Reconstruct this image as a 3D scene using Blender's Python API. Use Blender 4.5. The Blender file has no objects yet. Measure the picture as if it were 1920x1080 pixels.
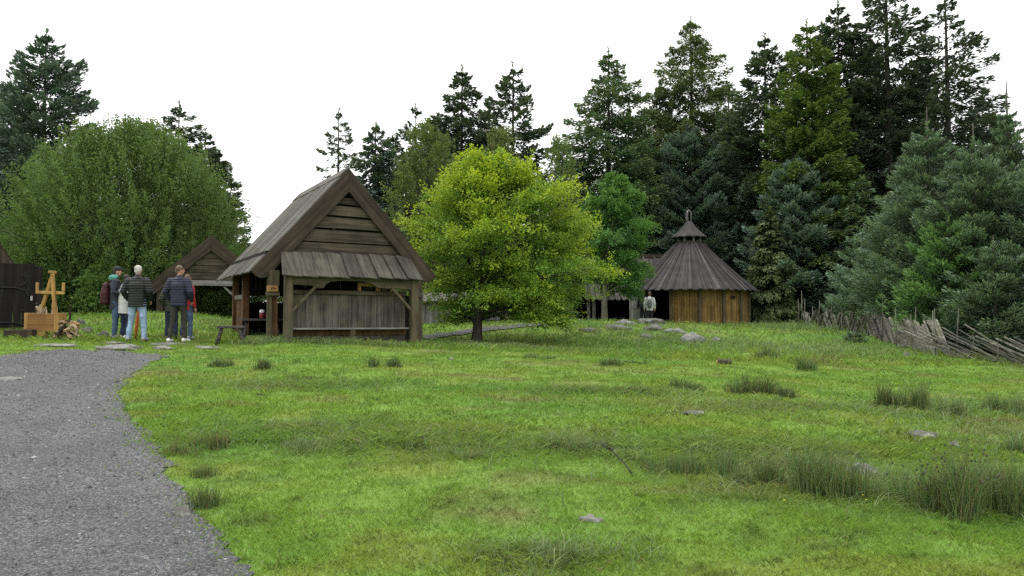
import bpy, bmesh, math, random
import numpy as np
from mathutils import Vector, Matrix, Quaternion

PI = math.pi
SC = bpy.context.scene
COL = SC.collection
random.seed(7)
RNG = np.random.default_rng(7)

# ------------------------------------------------------------------ camera
F = 1500.0                      # focal length in pixels of the 1920 px wide photograph
CAM_Z = 1.6
PITCH = math.atan(60 / F)
cam = bpy.data.cameras.new('camera')
camo = bpy.data.objects.new('camera', cam)
COL.objects.link(camo)
cam.sensor_width = 36
cam.lens = 36 * F / 1920
cam.clip_start = 0.1
cam.clip_end = 3000
camo.location = (0, 0, CAM_Z)
camo.rotation_euler = (PI / 2 + PITCH, 0, 0)
SC.camera = camo


def U(px, py, Y):
    """world point seen at a photograph pixel, at forward distance Y"""
    u, v = (px - 960) / F, (540 - py) / F
    dy = math.cos(PITCH) - v * math.sin(PITCH)
    dz = v * math.cos(PITCH) + math.sin(PITCH)
    t = Y / dy
    return (u * t, Y, CAM_Z + dz * t)


# ------------------------------------------------------------------ noise
def _h(ix, iy, s):
    n = (ix.astype(np.int64) * 374761393 + iy.astype(np.int64) * 668265263 + s * 974634777) & 0x7fffffff
    n = ((n ^ (n >> 13)) * 1274126177) & 0x7fffffff
    n = n ^ (n >> 16)
    return (n & 0xffff) / 65535.0


def vn(x, y, s=0):
    x = np.asarray(x, float); y = np.asarray(y, float)
    ix, iy = np.floor(x), np.floor(y)
    fx, fy = x - ix, y - iy
    fx = fx * fx * (3 - 2 * fx); fy = fy * fy * (3 - 2 * fy)
    a, b = _h(ix, iy, s), _h(ix + 1, iy, s)
    c, d = _h(ix, iy + 1, s), _h(ix + 1, iy + 1, s)
    return (a * (1 - fx) + b * fx) * (1 - fy) + (c * (1 - fx) + d * fx) * fy


def fbm(x, y, s=0, o=4):
    r, a, t = 0, 0.5, 0
    for k in range(o):
        r = r + a * vn(np.asarray(x) * 2 ** k, np.asarray(y) * 2 ** k, s + k)
        t += a; a *= 0.5
    return r / t


# ------------------------------------------------------------------ terrain
CP = [(0, 1080, 5), (480, 1080, 5), (960, 1080, 5), (1440, 1080, 5), (1920, 1080, 5),
      (0, 905, 7), (600, 905, 7), (960, 910, 7), (1500, 962, 6.3), (1920, 985, 6.2),
      (1500, 922, 7.1), (1900, 935, 7.3), (1500, 845, 8.6), (1900, 848, 9.0),
      (0, 785, 10), (500, 782, 10), (960, 782, 10.2), (1500, 785, 10.4), (1920, 790, 11),
      (0, 700, 14), (500, 700, 14), (960, 703, 14.2), (1500, 720, 14.5), (1920, 725, 15),
      (100, 656, 17.2), (300, 653, 18), (500, 650, 18.3), (760, 655, 18.8), (960, 662, 19.2), (1300, 672, 19.5), (1600, 690, 18.5),
      (90, 632, 20), (255, 640, 19.4), (335, 644, 19.1), (537, 640, 19.3), (778, 645, 20.9), (890, 643, 25.5), (1080, 642, 26),
      (1300, 642, 26), (1500, 650, 26), (1790, 672, 21), (1920, 684, 20), (2200, 690, 21),
      (140, 603, 25), (300, 586, 27), (60, 610, 25), (425, 603, 30), (330, 590, 32), (600, 628, 25),
      (815, 632, 26), (900, 622, 28), (1000, 609, 30), (1130, 603, 33), (1215, 605, 36), (1200, 620, 30), (1080, 622, 28.5),
      (1300, 616, 38.7), (1400, 615, 40), (1510, 607, 38), (1650, 628, 29), (960, 609, 36), (700, 609, 36), (2100, 640, 30),
      (-100, 615, 22), (-100, 590, 30), (-200, 700, 14), (-200, 905, 7)]
cp = np.array([U(*c) for c in CP])
for X in (-45, -25, 0, 25, 45):
    for Yy in (48, 60):
        cp = np.vstack([cp, [X, Yy, 1.5 + (0.4 if X < 0 else 0)]])
for X in (-10, 0, 10):
    cp = np.vstack([cp, [X, -3, -0.3]])


def _tps(r2):
    return 0.5 * r2 * np.log(r2 + 1e-9)


_n = len(cp)
_d2 = ((cp[:, None, :2] - cp[None, :, :2]) ** 2).sum(-1)
_A = np.zeros((_n + 3, _n + 3))
_A[:_n, :_n] = _tps(_d2) + np.eye(_n) * 0.6
_A[:_n, _n] = 1; _A[:_n, _n + 1:] = cp[:, :2]
_A[_n, :_n] = 1; _A[_n + 1:, :_n] = cp[:, :2].T
_W = np.linalg.solve(_A, np.concatenate([cp[:, 2], np.zeros(3)]))


def terr(x, y):
    x = np.atleast_1d(np.asarray(x, float)); y = np.atleast_1d(np.asarray(y, float))
    xc = np.clip(x, -45, 45); yc = np.clip(y, -3, 60)
    out = np.empty(x.shape)
    xf, yf, of = xc.ravel(), yc.ravel(), out.ravel()
    for i in range(0, len(xf), 40000):
        a, b = xf[i:i + 40000], yf[i:i + 40000]
        d2 = (a[:, None] - cp[None, :, 0]) ** 2 + (b[:, None] - cp[None, :, 1]) ** 2
        of[i:i + 40000] = _tps(d2) @ _W[:_n] + _W[_n] + a * _W[_n + 1] + b * _W[_n + 2]
    z = of.reshape(x.shape)
    bump = (fbm(x * 0.9, y * 0.9, 3) - 0.5) * 0.12 + (vn(x * 3.1, y * 3.1, 9) - 0.5) * 0.035
    return z + bump


def T(x, y):
    return float(terr(x, y)[0])


def G(px, py):
    """where the ray through a photograph pixel meets the ground"""
    Ys = np.concatenate([np.arange(3, 20, 0.04), np.arange(20, 60, 0.1)])
    p = np.array([U(px, py, y) for y in Ys])
    d = p[:, 2] - terr(p[:, 0], p[:, 1])
    k = np.argmax(d < 0) if (d < 0).any() else len(Ys) - 1
    return (p[k, 0], p[k, 1], T(p[k, 0], p[k, 1]))


# ------------------------------------------------------------------ materials
MATS = {}


def newmat(name):
    m = bpy.data.materials.new(name); m.use_nodes = True
    nt = m.node_tree
    for n in list(nt.nodes):
        nt.nodes.remove(n)
    out = nt.nodes.new('ShaderNodeOutputMaterial')
    MATS[name] = m
    return m, nt, out


def N(nt, typ, **kw):
    n = nt.nodes.new('ShaderNode' + typ)
    for k, v in kw.items():
        if k.startswith('i_'):
            n.inputs[k[2:].replace('_', ' ')].default_value = v
        else:
            setattr(n, k, v)
    return n


def ramp(nt, stops):
    r = nt.nodes.new('ShaderNodeValToRGB')
    els = r.color_ramp.elements
    while len(els) > 1:
        els.remove(els[-1])
    els[0].position = stops[0][0]; els[0].color = (*stops[0][1], 1)
    for p, c in stops[1:]:
        e = els.new(p); e.color = (*c, 1)
    return r


def wood(name, dark, light, axis='Z', rough=0.85, moss=None, var=0.35, streak=14.0, attr=None):
    """weathered boards: grain along one local axis, each board its own tone"""
    m, nt, out = newmat(name)
    L = nt.links.new
    tc = N(nt, 'TexCoord')
    geo = N(nt, 'NewGeometry')
    mp = N(nt, 'Mapping')
    s = {'X': (0.7, streak, streak), 'Y': (streak, 0.7, streak), 'Z': (streak, streak, 0.7)}[axis]
    mp.inputs['Scale'].default_value = s
    if attr:
        L(N(nt, 'Attribute', attribute_name=attr).outputs['Vector'], mp.inputs['Vector'])
    else:
        L(tc.outputs['Object'], mp.inputs['Vector'])
    off = N(nt, 'VectorMath', operation='SCALE')
    cmb = N(nt, 'CombineXYZ')
    for k in 'XYZ':
        L(geo.outputs['Random Per Island'], cmb.inputs[k])
    L(cmb.outputs[0], off.inputs[0]); off.inputs['Scale'].default_value = 37.0
    add = N(nt, 'VectorMath', operation='ADD')
    L(mp.outputs[0], add.inputs[0]); L(off.outputs[0], add.inputs[1])
    n1 = N(nt, 'TexNoise', i_Scale=1.0, i_Detail=6.0, i_Roughness=0.65)
    L(add.outputs[0], n1.inputs['Vector'])
    n2 = N(nt, 'TexNoise', i_Scale=2.2, i_Detail=4.0)
    L(tc.outputs['Object'], n2.inputs['Vector'])
    mid = tuple((a + b) / 2 for a, b in zip(dark, light))
    r = ramp(nt, [(0.28, tuple(c * 0.6 for c in dark)), (0.42, dark), (0.55, mid), (0.72, light)])
    L(n1.outputs['Fac'], r.inputs['Fac'])
    # tone per board
    mr = N(nt, 'MapRange'); mr.inputs['To Min'].default_value = 1 - var; mr.inputs['To Max'].default_value = 1 + var
    L(geo.outputs['Random Per Island'], mr.inputs['Value'])
    mr2 = N(nt, 'MapRange'); mr2.inputs['From Min'].default_value = 0.3; mr2.inputs['From Max'].default_value = 0.7
    mr2.inputs['To Min'].default_value = 0.7; mr2.inputs['To Max'].default_value = 1.25
    L(n2.outputs['Fac'], mr2.inputs['Value'])
    mul = N(nt, 'Math', operation='MULTIPLY'); L(mr.outputs[0], mul.inputs[0]); L(mr2.outputs[0], mul.inputs[1])
    vm = N(nt, 'VectorMath', operation='SCALE'); L(r.outputs[0], vm.inputs[0]); L(mul.outputs[0], vm.inputs['Scale'])
    colr = vm.outputs[0]
    if moss:
        n3 = N(nt, 'TexNoise', i_Scale=3.5, i_Detail=5.0); L(tc.outputs['Object'], n3.inputs['Vector'])
        rm = ramp(nt, [(0.5, (0, 0, 0)), (0.68, (0.55, 0.55, 0.55))]); L(n3.outputs['Fac'], rm.inputs['Fac'])
        mx = N(nt, 'MixRGB'); L(rm.outputs[0], mx.inputs['Fac']); L(colr, mx.inputs['Color1'])
        mx.inputs['Color2'].default_value = (*moss, 1); colr = mx.outputs[0]
    b = N(nt, 'BsdfPrincipled', i_Roughness=rough)
    b.inputs['Specular IOR Level'].default_value = 0.25
    L(colr, b.inputs['Base Color'])
    bp = N(nt, 'Bump', i_Strength=0.5, i_Distance=0.01); L(n1.outputs['Fac'], bp.inputs['Height']); L(bp.outputs[0], b.inputs['Normal'])
    L(b.outputs[0], out.inputs[0])
    return m


def simple(name, c, rough=0.8, nscale=30.0, namp=0.25, spec=0.3, bump=0.15):
    m, nt, out = newmat(name); L = nt.links.new
    tc = N(nt, 'TexCoord')
    n = N(nt, 'TexNoise', i_Scale=nscale, i_Detail=4.0); L(tc.outputs['Object'], n.inputs['Vector'])
    mr = N(nt, 'MapRange'); mr.inputs['From Min'].default_value = 0.3; mr.inputs['From Max'].default_value = 0.7
    mr.inputs['To Min'].default_value = 1 - namp; mr.inputs['To Max'].default_value = 1 + namp
    L(n.outputs['Fac'], mr.inputs['Value'])
    vm = N(nt, 'VectorMath', operation='SCALE'); vm.inputs[0].default_value = c; L(mr.outputs[0], vm.inputs['Scale'])
    b = N(nt, 'BsdfPrincipled', i_Roughness=rough); b.inputs['Specular IOR Level'].default_value = spec
    L(vm.outputs[0], b.inputs['Base Color'])
    bp = N(nt, 'Bump', i_Strength=bump, i_Distance=0.01); L(n.outputs['Fac'], bp.inputs['Height']); L(bp.outputs[0], b.inputs['Normal'])
    L(b.outputs[0], out.inputs[0])
    return m


def leafmat(name, trans=0.3, rough=0.6):
    m, nt, out = newmat(name); L = nt.links.new
    at = N(nt, 'Attribute', attribute_name='Col')
    d = N(nt, 'BsdfPrincipled', i_Roughness=rough); d.inputs['Specular IOR Level'].default_value = 0.2
    t = N(nt, 'BsdfTranslucent')
    L(at.outputs['Color'], d.inputs['Base Color'])
    hs = N(nt, 'VectorMath', operation='MULTIPLY'); hs.inputs[1].default_value = (1.15, 1.1, 0.6)
    L(at.outputs['Color'], hs.inputs[0]); L(hs.outputs[0], t.inputs['Color'])
    mx = N(nt, 'MixShader'); mx.inputs['Fac'].default_value = trans
    L(d.outputs[0], mx.inputs[1]); L(t.outputs[0], mx.inputs[2]); L(mx.outputs[0], out.inputs[0])
    return m


def rockmat(name, c=(0.100, 0.100, 0.086)):
    m, nt, out = newmat(name); L = nt.links.new
    tc = N(nt, 'TexCoord')
    n = N(nt, 'TexNoise', i_Scale=5.0, i_Detail=8.0, i_Roughness=0.7); L(tc.outputs['Object'], n.inputs['Vector'])
    n2 = N(nt, 'TexNoise', i_Scale=11.0, i_Detail=5.0); L(tc.outputs['Object'], n2.inputs['Vector'])
    r = ramp(nt, [(0.3, tuple(x * 0.35 for x in c)), (0.48, tuple(x * 0.8 for x in c)), (0.7, tuple(x * 1.35 for x in c))])
    L(n.outputs['Fac'], r.inputs['Fac'])
    r2 = ramp(nt, [(0.56, (0, 0, 0)), (0.64, (1, 1, 1))]); L(n2.outputs['Fac'], r2.inputs['Fac'])
    mx = N(nt, 'MixRGB'); L(r2.outputs[0], mx.inputs['Fac']); L(r.outputs[0], mx.inputs['Color1']); mx.inputs['Color2'].default_value = (0.20, 0.21, 0.17, 1)
    b = N(nt, 'BsdfPrincipled', i_Roughness=0.9); L(mx.outputs[0], b.inputs['Base Color'])
    bp = N(nt, 'Bump', i_Strength=0.6, i_Distance=0.03); L(n.outputs['Fac'], bp.inputs['Height']); L(bp.outputs[0], b.inputs['Normal'])
    L(b.outputs[0], out.inputs[0])
    return m


wood('wood_roof', (0.0492, 0.0453, 0.0374), (0.1329, 0.1217, 0.1014), 'Z', moss=(0.09, 0.10, 0.06), var=0.25)
wood('wood_pent', (0.0436, 0.0400, 0.0309), (0.0969, 0.0884, 0.0671), 'Z', var=0.3)
wood('wood_gable', (0.0340, 0.0269, 0.0188), (0.0905, 0.0737, 0.0513), 'X', var=0.35)
wood('wood_barge', (0.0258, 0.0190, 0.0128), (0.0572, 0.0423, 0.0281), 'Z', var=0.2)
wood('wood_post', (0.0459, 0.0355, 0.0219), (0.1040, 0.0833, 0.0505), 'Z', moss=(0.08, 0.085, 0.05), var=0.2)
wood('wood_beam', (0.0528, 0.0432, 0.0282), (0.1112, 0.0918, 0.0608), 'X', var=0.2)
wood('wood_panel', (0.0583, 0.0543, 0.0444), (0.1440, 0.1357, 0.1112), 'Z', moss=(0.12, 0.11, 0.06), var=0.25)
wood('wood_red', (0.0660, 0.0330, 0.0156), (0.1380, 0.0750, 0.0360), 'Z', var=0.25)
wood('wood_rail', (0.1120, 0.1040, 0.0960), (0.2160, 0.2040, 0.1840), 'X', var=0.2)
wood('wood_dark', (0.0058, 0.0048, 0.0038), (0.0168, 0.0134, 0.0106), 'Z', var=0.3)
wood('wood_yellow', (0.225, 0.125, 0.035), (0.38, 0.24, 0.08), 'Z', var=0.15, rough=0.6)
wood('wood_box', (0.155, 0.078, 0.022), (0.26, 0.14, 0.042), 'X', var=0.15, rough=0.6)
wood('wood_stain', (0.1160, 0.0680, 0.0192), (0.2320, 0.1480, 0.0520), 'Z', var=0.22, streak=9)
wood('wood_grey', (0.0680, 0.0646, 0.0612), (0.2040, 0.1938, 0.1836), 'Z', var=0.3)
wood('wood_pale', (0.1600, 0.1560, 0.1520), (0.4000, 0.3920, 0.3760), 'Z', var=0.25)
wood('wood_cone', (0.0306, 0.0281, 0.0275), (0.0796, 0.0746, 0.0723), 'Z', var=0.4, attr='grain')
wood('wood_shingle', (0.0680, 0.0600, 0.0560), (0.1520, 0.1360, 0.1280), 'Z', var=0.25)
wood('wood_fence', (0.0832, 0.0804, 0.0660), (0.2402, 0.2314, 0.1896), 'X', moss=(0.10, 0.11, 0.05), var=0.4)
wood('wood_stake', (0.0842, 0.0821, 0.0650), (0.2066, 0.2033, 0.1590), 'Z', var=0.4)
wood('wood_stick', (0.24, 0.17, 0.10), (0.5, 0.4, 0.28), 'Z', var=0.5)
wood('bark', (0.035, 0.030, 0.025), (0.10, 0.09, 0.075), 'Z', var=0.2, streak=9)
wood('bark_pale', (0.09, 0.085, 0.065), (0.24, 0.23, 0.18), 'Z', var=0.2, streak=9, moss=(0.09, 0.11, 0.04))
wood('wood_stool', (0.035, 0.03, 0.026), (0.085, 0.078, 0.07), 'X', var=0.2)
leafmat('leaf', 0.35)
leafmat('needle', 0.2)
leafmat('blade', 0.3)
rockmat('rock')
rockmat('slab', (0.175, 0.172, 0.158))
simple('skin', (0.42, 0.23, 0.16), 0.6, 40, 0.12)
simple('black_puffer', (0.012, 0.013, 0.013), 0.55, 25, 0.3)
simple('navy_puffer', (0.014, 0.018, 0.036), 0.55, 25, 0.3)
simple('olive_puffer', (0.045, 0.052, 0.032), 0.6, 25, 0.3)
simple('white_cloth', (0.48, 0.48, 0.475), 0.8, 20, 0.1)
simple('grey_navy_cloth', (0.03, 0.034, 0.046), 0.8, 20, 0.2)
simple('red_cloth', (0.32, 0.012, 0.022), 0.7, 20, 0.15)
simple('orange_cloth', (0.42, 0.10, 0.03), 0.7, 20, 0.15)
simple('teal_cloth', (0.07, 0.24, 0.20), 0.8, 20, 0.2)
simple('maroon_cloth', (0.045, 0.009, 0.014), 0.7, 20, 0.2)
simple('light_denim', (0.22, 0.31, 0.43), 0.9, 9, 0.28)
simple('blue_denim', (0.055, 0.085, 0.155), 0.9, 9, 0.3)
simple('dark_denim', (0.022, 0.03, 0.055), 0.9, 9, 0.3)
simple('dark_olive_cloth', (0.030, 0.031, 0.024), 0.9, 12, 0.2)
simple('black_cloth', (0.022, 0.023, 0.025), 0.85, 20, 0.3)
simple('grey_cloth', (0.11, 0.115, 0.12), 0.85, 40, 0.4)
simple('white_shoe', (0.62, 0.61, 0.6), 0.6, 30, 0.1)
simple('grey_shoe', (0.28, 0.28, 0.29), 0.7, 30, 0.3)
simple('black_shoe', (0.012, 0.012, 0.013), 0.6, 30, 0.2)
simple('hair_grey', (0.42, 0.40, 0.38), 0.7, 60, 0.3)
simple('hair_brown', (0.10, 0.062, 0.035), 0.6, 60, 0.4)
simple('hair_dark', (0.03, 0.02, 0.014), 0.6, 60, 0.4)
simple('iron', (0.012, 0.012, 0.013), 0.55, 30, 0.3)
simple('lock_metal', (0.35, 0.35, 0.36), 0.4, 30, 0.2)
simple('mug_red', (0.22, 0.03, 0.03), 0.4, 20, 0.15)
simple('mug_white', (0.65, 0.63, 0.6), 0.5, 20, 0.1)
simple('end_grain', (0.45, 0.30, 0.14), 0.8, 30, 0.3)
simple('flower', (0.75, 0.55, 0.02), 0.6, 30, 0.1)


# ------------------------------------------------------------------ mesh builder
class MB:
    def __init__(self):
        self.v = []; self.f = []

    def add(self, vs, fs):
        o = len(self.v)
        self.v += [tuple(v) for v in vs]
        self.f += [tuple(i + o for i in f) for f in fs]

    def box(self, x0, x1, y0, y1, z0, z1, j=0.0, M=None):
        vs = [Vector((x, y, z)) for z in (z0, z1) for y in (y0, y1) for x in (x0, x1)]
        if j:
            vs = [v + Vector((random.uniform(-j, j), random.uniform(-j, j), random.uniform(-j, j))) for v in vs]
        if M:
            vs = [M @ v for v in vs]
        self.add(vs, [(0, 2, 3, 1), (4, 5, 7, 6), (0, 1, 5, 4), (2, 6, 7, 3), (0, 4, 6, 2), (1, 3, 7, 5)])

    def beam(self, a, b, w, h, up=(0, 0, 1), j=0.0):
        a, b = Vector(a), Vector(b)
        d = (b - a).normalized()
        s = d.cross(Vector(up))
        if s.length < 1e-4:
            s = d.cross(Vector((1, 0, 0)))
        s.normalize(); u = s.cross(d)
        vs = []
        for p in (a, b):
            for sy, sx in ((-1, -1), (-1, 1), (1, 1), (1, -1)):
                q = p + s * sx * w / 2 + u * sy * h / 2
                if j:
                    q += Vector((random.uniform(-j, j), random.uniform(-j, j), random.uniform(-j, j)))
                vs.append(q)
        self.add(vs, [(3, 2, 1, 0), (4, 5, 6, 7), (0, 1, 5, 4), (1, 2, 6, 5), (2, 3, 7, 6), (3, 0, 4, 7)])

    def tube(self, pts, rad, n=8, sx=1.0, sy=1.0):
        pts = [Vector(p) for p in pts]
        if not hasattr(rad, '__len__'):
            rad = [rad] * len(pts)
        o = len(self.v); ref = None
        for i, p in enumerate(pts):
            d = (pts[min(i + 1, len(pts) - 1)] - pts[max(i - 1, 0)])
            d = d.normalized() if d.length > 1e-9 else Vector((0, 0, 1))
            if ref is None:
                ref = Vector((0, 1, 0)) if abs(d.y) < 0.9 else Vector((1, 0, 0))
            s = ref.cross(d).normalized(); u = d.cross(s); ref = u
            for k in range(n):
                a = 2 * PI * k / n
                self.v.append(tuple(p + s * math.cos(a) * rad[i] * sx + u * math.sin(a) * rad[i] * sy))
        for i in range(len(pts) - 1):
            for k in range(n):
                a, b = o + i * n + k, o + i * n + (k + 1) % n
                self.f.append((a, b, b + n, a + n))
        self.f.append(tuple(o + k for k in range(n))[::-1])
        self.f.append(tuple(o + (len(pts) - 1) * n + k for k in range(n)))

    def prism(self, poly, y0, y1, M=None):
        """polygon in the x-z plane, extruded along y"""
        n = len(poly)
        vs = [Vector((x, y0, z)) for x, z in poly] + [Vector((x, y1, z)) for x, z in poly]
        if M:
            vs = [M @ v for v in vs]
        fs = [tuple(range(n)), tuple(range(2 * n - 1, n - 1, -1))]
        for k in range(n):
            q = (k + 1) % n
            fs.append((k, k + n, q + n, q))
        self.add(vs, fs)

    def lathe(self, prof, n=24, c=(0, 0, 0)):
        o = len(self.v)
        for r, z in prof:
            for k in range(n):
                a = 2 * PI * k / n
                self.v.append((c[0] + r * math.cos(a), c[1] + r * math.sin(a), c[2] + z))
        for i in range(len(prof) - 1):
            for k in range(n):
                a, b = o + i * n + k, o + i * n + (k + 1) % n
                self.f.append((a, b, b + n, a + n))
        self.f.append(tuple(o + k for k in range(n))[::-1])
        self.f.append(tuple(o + (len(prof) - 1) * n + k for k in range(n)))

    def build(self, name, mat, parent=None, bevel=0.0, smooth=False):
        me = bpy.data.meshes.new(name)
        me.from_pydata(self.v, [], self.f)
        bm = bmesh.new(); bm.from_mesh(me)
        bmesh.ops.recalc_face_normals(bm, faces=bm.faces)
        bm.to_mesh(me); bm.free()
        me.materials.append(MATS[mat])
        if smooth:
            me.polygons.foreach_set('use_smooth', [True] * len(me.polygons))
        o = bpy.data.objects.new(name, me); COL.objects.link(o)
        if parent:
            o.parent = parent
        if bevel:
            b = o.modifiers.new('bevel', 'BEVEL'); b.width = bevel; b.segments = 1; b.limit_method = 'ANGLE'
        return o


def reframe(o, zdir):
    """turn the mesh's own axes so that its local Z runs along zdir (the grain), without moving it"""
    q = Vector((0, 0, 1)).rotation_difference(Vector(zdir).normalized())
    o.data.transform(q.to_matrix().inverted().to_4x4()); o.rotation_mode = 'QUATERNION'; o.rotation_quaternion = q
    return o


def tag(o, label=None, cat=None, group=None, kind=None):
    if label: o['label'] = label
    if cat: o['category'] = cat
    if group: o['group'] = group
    if kind: o['kind'] = kind
    return o


def thing(name, label, cat, loc=(0, 0, 0), rz=0.0, group=None):
    o = bpy.data.objects.new(name, None); COL.objects.link(o)
    o.location = loc; o.rotation_euler = (0, 0, rz); o.empty_display_size = 0.2
    return tag(o, label, cat, group)


def quads(name, V, C, mat, parent=None, nv=4):
    """mesh of separate polygons; V (n,nv,3), C (n,3)"""
    n = len(V)
    me = bpy.data.meshes.new(name)
    me.vertices.add(n * nv); me.loops.add(n * nv); me.polygons.add(n)
    me.vertices.foreach_set('co', np.ascontiguousarray(V, np.float32).ravel())
    me.loops.foreach_set('vertex_index', np.arange(n * nv, dtype=np.int32))
    me.polygons.foreach_set('loop_start', np.arange(0, n * nv, nv, dtype=np.int32))
    me.update(calc_edges=True)
    ca = me.color_attributes.new('Col', 'FLOAT_COLOR', 'POINT')
    cc = np.ones((n * nv, 4), np.float32); cc[:, :3] = np.repeat(C, nv, 0)
    ca.data.foreach_set('color', cc.ravel())
    me.materials.append(MATS[mat])
    o = bpy.data.objects.new(name, me); COL.objects.link(o)
    if parent: o.parent = parent
    return o


def unit(a):
    return a / (np.linalg.norm(a, axis=-1, keepdims=True) + 1e-9)


# ------------------------------------------------------------------ world, sun
SUN_EL, SUN_AZ = math.radians(58), math.radians(-60)
w = bpy.data.worlds.new('World'); SC.world = w; w.use_nodes = True
nt = w.node_tree
for n_ in list(nt.nodes): nt.nodes.remove(n_)
wo = nt.nodes.new('ShaderNodeOutputWorld'); bg = nt.nodes.new('ShaderNodeBackground')
sky = nt.nodes.new('ShaderNodeTexSky'); sky.sky_type = 'NISHITA'; sky.sun_disc = False
sky.sun_elevation = SUN_EL; sky.sun_rotation = SUN_AZ
hs = nt.nodes.new('ShaderNodeHueSaturation'); hs.inputs['Saturation'].default_value = 0.15
mxw = nt.nodes.new('ShaderNodeMixRGB'); mxw.inputs['Fac'].default_value = 0.8
# the cloud layer: brighter towards the zenith, as under an even overcast
tcw = nt.nodes.new('ShaderNodeTexCoord'); sep = nt.nodes.new('ShaderNodeSeparateXYZ')
mrw = nt.nodes.new('ShaderNodeMapRange'); mrw.inputs['To Min'].default_value = 11.5; mrw.inputs['To Max'].default_value = 21.0
cbw = nt.nodes.new('ShaderNodeCombineColor')
nt.links.new(tcw.outputs['Generated'], sep.inputs[0]); nt.links.new(sep.outputs['Z'], mrw.inputs['Value'])
for k in ('Red', 'Green', 'Blue'): nt.links.new(mrw.outputs[0], cbw.inputs[k])
nt.links.new(sky.outputs[0], hs.inputs['Color']); nt.links.new(hs.outputs[0], mxw.inputs['Color1'])
nt.links.new(cbw.outputs[0], mxw.inputs['Color2'])
nt.links.new(mxw.outputs[0], bg.inputs['Color']); bg.inputs['Strength'].default_value = 0.12
nt.links.new(bg.outputs[0], wo.inputs[0])
sl = bpy.data.lights.new('sun', 'SUN'); sl.energy = 1.0; sl.angle = math.radians(25); sl.color = (1, 0.97, 0.92)
so = bpy.data.objects.new('sun', sl); COL.objects.link(so)
sd = Vector((math.sin(SUN_AZ) * math.cos(SUN_EL), math.cos(SUN_AZ) * math.cos(SUN_EL), math.sin(SUN_EL)))
sd.x = -abs(sd.x)
so.rotation_euler = sd.to_track_quat('Z', 'Y').to_euler()
SC.view_settings.view_transform = 'Standard'; SC.view_settings.look = 'None'
SC.view_settings.exposure = 0.3; SC.view_settings.gamma = 1.0
SC.render.engine = 'CYCLES'
SC.cycles.max_bounces = 6; SC.cycles.diffuse_bounces = 4; SC.cycles.transmission_bounces = 4
SC.cycles.use_denoising = False; SC.cycles.denoiser = 'OPENIMAGEDENOISE'

# ------------------------------------------------------------------ path outline (ground points)
PATH_PX = [(-260, 1140), (520, 1140), (490, 1080), (440, 1040), (388, 985), (345, 925), (305, 858), (268, 805), (238, 765), (226, 738),
           (236, 712), (266, 689), (318, 667), (205, 657), (120, 656), (60, 659), (0, 668), (-120, 690), (-260, 740)]
PATH = np.array([G(a, b)[:2] for a, b in PATH_PX])
PATH = np.vstack([[[PATH[0][0], -2.5], [PATH[1][0] + 0.8, -2.5]], PATH[1:]])
PATH2_PX = [(770, 636), (800, 629), (870, 620), (950, 613), (1050, 607), (1060, 609), (990, 614), (915, 622), (870, 629), (800, 637)]
PATH2 = np.array([G(a, b)[:2] for a, b in PATH2_PX])


def inside(poly, x, y):
    c = np.zeros(x.shape, bool); n = len(poly); j = n - 1
    for i in range(n):
        xi, yi = poly[i]; xj, yj = poly[j]
        c ^= ((yi > y) != (yj > y)) & (x < (xj - xi) * (y - yi) / (yj - yi + 1e-12) + xi)
        j = i
    return c


def jit(x, y, a=0.3):
    return x + (fbm(x * 2.2, y * 2.2, 21) - 0.5) * a * 0.9 + (vn(x * 13, y * 13, 25) - 0.5) * a * 0.15, y + (fbm(x * 2.2, y * 2.2, 31) - 0.5) * a


def on_path(x, y):
    return inside(PATH, *jit(x, y)) | inside(PATH2, *jit(x, y))


# ------------------------------------------------------------------ lawn colour
def lawn_col(x, y):
    a = fbm(x * 0.35, y * 0.55, 41); b = fbm(x * 1.1, y * 1.6, 51); c = fbm(x * 0.8, y * 1.3, 61, 5); e = fbm(x * 3.0, y * 4.0, 71)
    base = np.stack([0.128 + 0 * x, 0.212 + 0 * x, 0.036 + 0 * x], -1)
    yel = np.array([0.158, 0.212, 0.045]); grn = np.array([0.098, 0.195, 0.034]); brn = np.array([0.150, 0.155, 0.062]); drk = np.array([0.085, 0.135, 0.036])

    def mix(p, q, f):
        f = np.clip(f, 0, 1)[..., None]
        return p * (1 - f) + q * f
    r = mix(base, grn, (a - 0.48) * 4)
    r = mix(r, yel, (b - 0.52) * 3.5)
    r = mix(r, brn, (c - 0.62) * 5)
    r = mix(r, drk, (e - 0.60) * 3.5)
    pit = vn(x * 8.5, y * 9.5, 75) * 0.6 + vn(x * 19, y * 21, 77) * 0.4
    r = r * (1 - 0.42 * np.clip((0.40 - pit) * 6, 0, 1))[..., None]
    # the belts of longer rank grass are a cooler, greyer green
    r = mix(r, np.array([0.112, 0.180, 0.055]), rank(x, y) * 0.5)
    # bare peaty ground under the conifers
    r = mix(r, np.array([0.035, 0.035, 0.018]), forest(x, y))
    return r


BELTS = [(-0.6, 8.6, 2.6, 0.75), (1.2, 8.3, 2.2, 0.55), (2.8, 8.4, 1.7, 0.6), (-2.2, 9.0, 1.2, 0.6), (4.0, 7.2, 2.6, 0.7), (5.6, 7.0, 1.6, 0.8),
         (0.2, 5.25, 0.5, 0.2), (4.2, 11.3, 1.8, 0.5), (-3.5, 12.7, 1.6, 0.5), (1.5, 12.2, 1.6, 0.35), (8.5, 11.5, 2.0, 0.9)]


def rank(x, y):
    r = np.zeros(np.shape(x))
    for a, b, sx, sy in BELTS:
        r = np.maximum(r, np.exp(-(((x - a) / sx) ** 2 + ((y - b) / sy) ** 2)))
    r = r * (0.45 + 1.0 * fbm(x * 2.3, y * 2.3, 81))
    return np.clip(r, 0, 1)


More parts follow.
